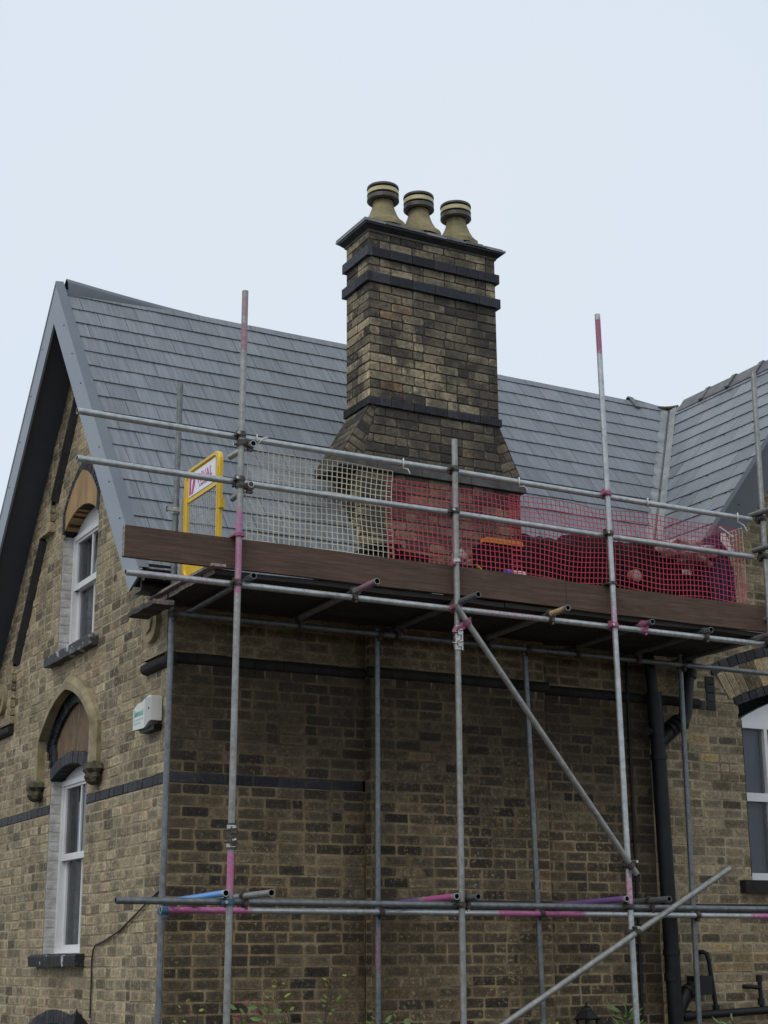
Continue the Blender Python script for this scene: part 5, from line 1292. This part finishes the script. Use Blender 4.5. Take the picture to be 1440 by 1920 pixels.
# ================================================================== NETS
def net(name, P, nu, nv, mat_, label, seed, wdt=0.005, th=0.003, parent=None, dense=()):
    """P(i,j) -> point; nodes 0..nu, 0..nv; strands as thin four-sided ribbons"""
    mb = MB(); pts = {}
    for i in range(nu+1):
        for j in range(nv+1): pts[i, j] = Vector(P(i, j))
    def strand(line, sidev):
        V = []; nrm = None
        for k, p in enumerate(line):
            d = (line[min(k+1, len(line)-1)]-line[max(k-1, 0)]).normalized(); n_ = sidev; b = d.cross(n_).normalized()
            w1 = wdt*0.5
            V += [p+b*w1+n_*th*.5, p-b*w1+n_*th*.5, p-b*w1-n_*th*.5, p+b*w1-n_*th*.5]
        F = [(k*4+q, k*4+(q+1) % 4, (k+1)*4+(q+1) % 4, (k+1)*4+q) for k in range(len(line)-1) for q in range(4)]
        mb.add(V, F, mat_)
    e = (pts[nu, 0]-pts[0, 0]).normalized(); nrm = Vector((-e.y, e.x, 0)).normalized()
    for i in range(nu+1): strand([pts[i, j] for j in range(nv+1)], nrm)
    for j in range(nv+1): strand([pts[i, j]+nrm*0.0015 for i in range(nu+1)], nrm)
    o = mb.build(name, origin=tuple(pts[0, 0]))
    tag(o, label, 'safety net', 'safety nets along the platform guard rails'); return o
CE = 0.0445
def netpt(x0, ztop, y, seed, amp=0.012, sag=0.0, xw=1.0):
    def f(i, j):
        x = x0+i*CE; z = ztop-j*CE; s = Vector((x*1.7+seed, z*1.7, seed)); s2 = Vector((x*5+seed, z*5, seed*2))
        return (x+amp*2.2*mnoise.noise(s)+0.003*mnoise.noise(s2), y+0.03*mnoise.noise(s+Vector((9, 0, 0)))+0.004*mnoise.noise(s2*2), z+amp*1.6*mnoise.noise(s+Vector((0, 9, 0)))-sag*sin(pi*x*1.1)**2+0.003*mnoise.noise(s2+Vector((5, 5, 0))))
    return f
NY = -1.185
n1 = net('safety_net', netpt(0.095, 5.315, NY, 1.0), 28, 18, M['net_cream'], 'cream coloured netting hung between the pink standard and the red netting', 1)
n2 = net('safety_net', netpt(1.295, 5.255, NY-0.006, 4.3), 28, 17, M['net_red'], 'short red netting in front of the chimney base, next to the cream netting', 2)
n3 = net('safety_net', netpt(2.44, 5.285, NY+0.008, 7.7, amp=0.018, sag=0.012), 56, 17, M['net_red'], 'long red netting covering the black sacks on the right half of the platform', 3)
n4 = net('safety_net', lambda i, j: (4.93+0.01*mnoise.noise(Vector((i*.2, j*.2, 0))), -1.18+i*CE, 5.30-j*CE), 24, 20, M['net_cream'], 'tan netting returning toward the wall at the right end of the platform', 4)
def tie(o, p, q, r=0.005):
    t = MB(); p, q = Vector(p), Vector(q)
    t.path([p+Vector((0.01, 0.0, .02)), p+Vector((0.0, -0.034, 0.026)), p+Vector((0, -0.036, -0.02)), p+Vector((0.01, -0.01, -0.045)), p+(q-p)*0.6+Vector((0.004, -0.03, 0)), q+Vector((0, -0.03, 0))], r, M['tie'], 6)
    t.build('tie', o)
tie(n1, (0.13, RY, 5.372), (0.22, RY, 5.39)); tie(n2, (1.39, RY, 5.37), (1.45, RY, 5.28)); tie(n2, (2.48, RY, 5.37), (2.56, RY, 5.30)); tie(n3, (3.80, RY, 5.37), (3.80, RY, 5.40)); tie(n3, (4.80, RY, 5.368), (4.90, RY, 5.24))
t = MB(); t.path([(4.66, -1.19, 5.27), (4.73, -1.2, 5.23), (4.80, -1.2, 5.19)], 0.008, M['tie'], 6); t.build('tie', n3)

# ================================================================== STUFF ON THE PLATFORM
DZ = 4.353
def blob(mb, c, r, m, seed, amp=0.25, flat=True, nu=28, nv=18, sq=0.75, freq=2.2):
    V = []; F = []; c = Vector(c)
    for i in range(nv+1):
        ph = pi*i/nv
        for k in range(nu):
            th = 2*pi*k/nu
            d = Vector((math.copysign(abs(cos(th))**sq, cos(th))*sin(ph)**sq, math.copysign(abs(sin(th))**sq, sin(th))*sin(ph)**sq, math.copysign(abs(cos(ph))**sq, cos(ph))))
            q = 1+amp*mnoise.noise(d*freq+Vector((seed, 0, 0)))+amp*0.4*mnoise.noise(d*freq*3+Vector((0, seed, 0)))
            p = Vector((c.x+d.x*r[0]*q, c.y+d.y*r[1]*q, c.z+d.z*r[2]*q))
            if flat: p.z = max(p.z, c.z-r[2]*0.98)
            V.append(p)
    for i in range(nv):
        for k in range(nu): F.append((i*nu+k, i*nu+(k+1) % nu, (i+1)*nu+(k+1) % nu, (i+1)*nu+k))
    mb.add(V, F, m, smooth=True)
def sackobj(c, r, seed, label, m=None, cat='sack', name='rubble_sack', group=None):
    mb = MB(); blob(mb, c, r, m or M['black_plastic'], seed, 0.55 if m else 0.22, freq=3.0 if m else 2.2); tag(mb.build(name, origin=(c[0], c[1], c[2]-r[2])), label, cat, group)
GS = 'black rubble sacks heaped on the platform'
sackobj((3.02, -0.72, DZ+0.36), (0.36, 0.28, 0.36), 1, 'black plastic sack nearest the amber topped toolbox', group=GS)
sackobj((3.55, -0.68, DZ+0.40), (0.40, 0.30, 0.40), 2, 'tall black plastic sack behind the third standard', group=GS)
sackobj((4.12, -0.72, DZ+0.40), (0.38, 0.30, 0.40), 3, 'bulging black plastic sack to the right of the terracotta disc', group=GS)
sackobj((4.60, -0.74, DZ+0.27), (0.30, 0.28, 0.27), 4, 'low black plastic sack under the dirty white sacking', group=GS)
# toolbox
tb_ = thing('toolbox', 'black toolbox with an amber lid beside the black sacks', 'toolbox', (2.55, -0.85, DZ))
a = MB(); a.prism([(2.37, DZ), (2.71, DZ), (2.72, DZ+0.565), (2.36, DZ+0.565)], lambda u, z, d: (u, -0.92+d, z), 0.0, 0.2, M['black_plastic']); a.build('case', tb_)
a = MB(); a.prism([(2.35, DZ+0.565), (2.735, DZ+0.565), (2.735, DZ+0.60), (2.72, DZ+0.61), (2.38, DZ+0.61), (2.35, DZ+0.59)], lambda u, z, d: (u, -0.93+d, z), 0.0, 0.06, M['amber']); a.build('lid', tb_)
# stacked old tiles
ts = thing('tile_stack', 'uneven stack of dark roof tiles in front of the chimney base', 'tile stack', (1.55, -0.55, DZ))
rnd = random.Random(5)
for k in range(11):
    for q in range(3):
        x = 1.22+q*0.30+rnd.uniform(-.03, .03)
        if k > 6 and q == 0 or k > 9 and q == 2: continue
        a = MB(); an = rnd.uniform(-.06, .06); c = (x, -0.55+rnd.uniform(-.02, .02), DZ+0.02+k*0.046)
        a.obox(c, (0.135*cos(an), 0.135*sin(an), rnd.uniform(-.01, .01)), (-0.2*sin(an), 0.2*cos(an), 0), (0, 0, 0.014), M['black_slate'])
        a.build('tile', ts)
a = MB(); V = [(1.98, -0.9, DZ), (2.10, -0.9, DZ), (2.06, -0.9, DZ+0.42), (2.0, -0.86, DZ+0.42)]
# small things
bt = thing('spray_can', 'small white and blue can lying in front of the toolbox', 'can', (2.52, -1.10, DZ+0.2))
sb = MB(); sb.box((2.2, -1.16, DZ), (2.75, -1.02, DZ+0.235), M['black_slate']); tag(sb.build('offcut_block', origin=(2.45, -1.09, DZ)), 'dark offcut block carrying the white and blue can', 'block')
a = MB(); a.cyl((2.50, -1.10, DZ+0.27), (2.62, -1.10, DZ+0.27), 0.032, M['tie'], 14); a.cyl((2.62, -1.10, DZ+0.27), (2.635, -1.10, DZ+0.27), 0.02, M['tie'], 12); a.build('body', bt)
a = MB(); a.cyl((2.43, -1.10, DZ+0.27), (2.50, -1.10, DZ+0.27), 0.033, M['blue_plastic'], 14); a.build('cap', bt)
a = MB(); blob(a, (2.06, -1.0, DZ+0.38), (0.055, 0.05, 0.06), M['sack'], 9, 0.5, nu=18, nv=12); a2 = a.build('crumpled_bag', origin=(2.06, -1.0, DZ+0.3)); tag(a2, 'small crumpled pale bag beside the second standard above the toe board', 'bag')
a = MB(); a.box((1.95, -1.08, DZ), (2.17, -0.92, DZ+0.30), M['black_slate']); tag(a.build('offcut_block', origin=(2.06, -1.0, DZ)), 'dark offcut block under the crumpled pale bag', 'block')
a = MB(); a.path([(2.14, -1.13, DZ+0.30), (2.20, -1.13, DZ+0.255), (2.28, -1.13, DZ+0.245), (2.4, -1.13, DZ+0.25)], 0.009, M['lime'], 6); tag(a.build('lime_strap', origin=(2.2, -1.13, DZ+0.25)), 'short lime green strap lying behind the toe board', 'strap')
a = MB(); a.cyl((3.78, -1.10, DZ+0.40), (3.78, -1.04, DZ+0.40), 0.055, M['terracotta'], 20); a.cyl((3.78, -1.105, DZ+0.40), (3.78, -1.10, DZ+0.40), 0.04, M['sack'], 20); a.cyl((3.78, -1.04, DZ+0.40), (3.78, -0.95, DZ+0.39), 0.02, M['gutter'], 8); tag(a.build('pipe_end_cap', origin=(3.78, -1.07, DZ+0.35)), 'round terracotta disc showing through the red netting', 'disc')
sackobj((4.42, -0.90, DZ+0.70), (0.30, 0.2, 0.11), 12, 'crumpled dirty white sacking on top of the black sacks', M['sack'], 'sacking', 'crumpled_sacking')
jk = MB(); N = 22; V = []; F = []
for j_ in range(N+1):
    t = j_/N; hw = 0.10+0.12*min(1, t*2.2)-0.03*max(0, t-.7)
    for i in range(N+1):
        s = i/N*2-1; V.append((4.80+s*hw+0.02*sin(t*4), -1.02+0.05*sin(i*1.3+t*3)*t+0.1*s*s, 5.27-0.72*t-0.05*s*s*(1-t)))
for j_ in range(N):
    for i in range(N): F.append((j_*(N+1)+i, j_*(N+1)+i+1, (j_+1)*(N+1)+i+1, (j_+1)*(N+1)+i))
V2 = [(x, y+0.05, z) for x, y, z in V]; 
jk.add(V, F, M['navy'], smooth=True); jk.add(V2, F, M['navy'], smooth=True)
jo = jk.build('jacket', origin=(4.8, -1.0, 4.6)); tag(jo, 'navy blue jacket hanging at the right end of the platform', 'jacket')
t = MB(); t.prism(ccw([(4.75, 5.17), (4.82, 5.10), (4.87, 5.04), (4.88, 5.10), (4.81, 5.24), (4.76, 5.25)]), lambda u, z, d: (u, -1.10+d, z), 0, 0.012, M['tie']); t.build('white_lining', jo)

# ================================================================== PLANTS
def leaf(mb, p, d, l, w_, m):
    p, d = Vector(p), Vector(d).normalized(); s = d.cross(Vector((0.3, -0.8, 0.5))).normalized(); n_ = d.cross(s)
    V = [p, p+d*l*0.35+s*w_*0.5+n_*l*0.04, p+d*l*0.7+s*w_*0.42+n_*l*.05, p+d*l, p+d*l*0.7-s*w_*0.42+n_*l*.05, p+d*l*0.35-s*w_*0.5+n_*l*.04, p+d*l*0.4, p+d*l*0.72]
    mb.add(V, [(0, 1, 6), (1, 2, 7, 6), (2, 3, 7), (0, 6, 5), (6, 7, 4, 5), (7, 3, 4)], m)
def shrub(x, y, top, label, seed, mats, nst=4, spread=0.2, lw=0.03, ll=0.07, dens=5, k_=2, name='shrub', group='young shrubs growing along the foot of the wall'):
    t = thing(name, label, 'shrub', (x, y, 0), group); rnd = random.Random(seed); st_ = MB(); lf = MB()
    for k in range(nst):
        tx = x+rnd.uniform(-spread, spread); ty = y+rnd.uniform(-.1, .1); tz = top*rnd.uniform(0.86, 1.0) if k else top
        pts = []; bx_ = x+rnd.uniform(-.05, .05)
        for i in range(9):
            q = i/8; pts.append(Vector((bx_+(tx-bx_)*q**1.5+0.015*sin(q*9+k), y+(ty-y)*q, tz*q)))
        st_.path(pts, 0.006, M['bark'], 5, radii=[0.008-0.006*i/8 for i in range(9)])
        for i in range(5, 9):
            for _ in range(dens*k_):
                a_ = rnd.uniform(0, 2*pi); d = Vector((cos(a_), sin(a_), rnd.uniform(-.1, 0.9))); pp_ = pts[i]+Vector((0, 0, rnd.uniform(-.08, 0)))
                tw = pp_+d*rnd.uniform(0.01, 0.06); st_.path([pp_, tw], 0.0018, M['bark'], 4); leaf(lf, tw, d, ll*rnd.uniform(.7, 1.2), lw*rnd.uniform(.8, 1.2), rnd.choice(mats))
    st_.build('stem', t); lf.build('foliage', t)
shrub(0.50, -0.55, 1.30, 'shrub with red and green leaves just right of the pink marked standard', 1, [M['leaf_green'], M['leaf_green'], M['leaf_red']], 3, 0.13, 0.04, 0.08, 2)
shrub(0.98, -0.5, 1.50, 'tall twiggy shrub with a few yellow leaves at the lower middle', 2, [M['leaf_yellow'], M['leaf_green'], M['leaf_yellow']], 4, 0.28, 0.022, 0.055, 2)
shrub(-0.02, -0.6, 1.32, 'thin sprig with small yellow leaves beside the corner standard', 3, [M['leaf_yellow'], M['leaf_red']], 3, 0.10, 0.02, 0.045, 1)
shrub(1.62, -0.5, 1.16, 'low green leafed shrub between the second inner and outer standards', 4, [M['leaf_green']], 5, 0.18, 0.04, 0.09, 3)
shrub(3.93, -0.5, 1.16, 'bright green spiky leaved plant beside the third standard', 5, [M['leaf_green'], M['leaf_green']], 3, 0.05, 0.022, 0.13, 7)
shrub(3.18, -0.5, 1.08, 'bright green plant top just left of the pointed lantern', 6, [M['leaf_green'], M['leaf_yellow']], 3, 0.08, 0.03, 0.09, 6)
shrub(5.0, -0.5, 1.06, 'small green plant in front of the waste pipes', 7, [M['leaf_green']], 3, 0.08, 0.03, 0.09, 6)
for o in bpy.data.objects:
    if '_wl' in o.keys(): del o['_wl']
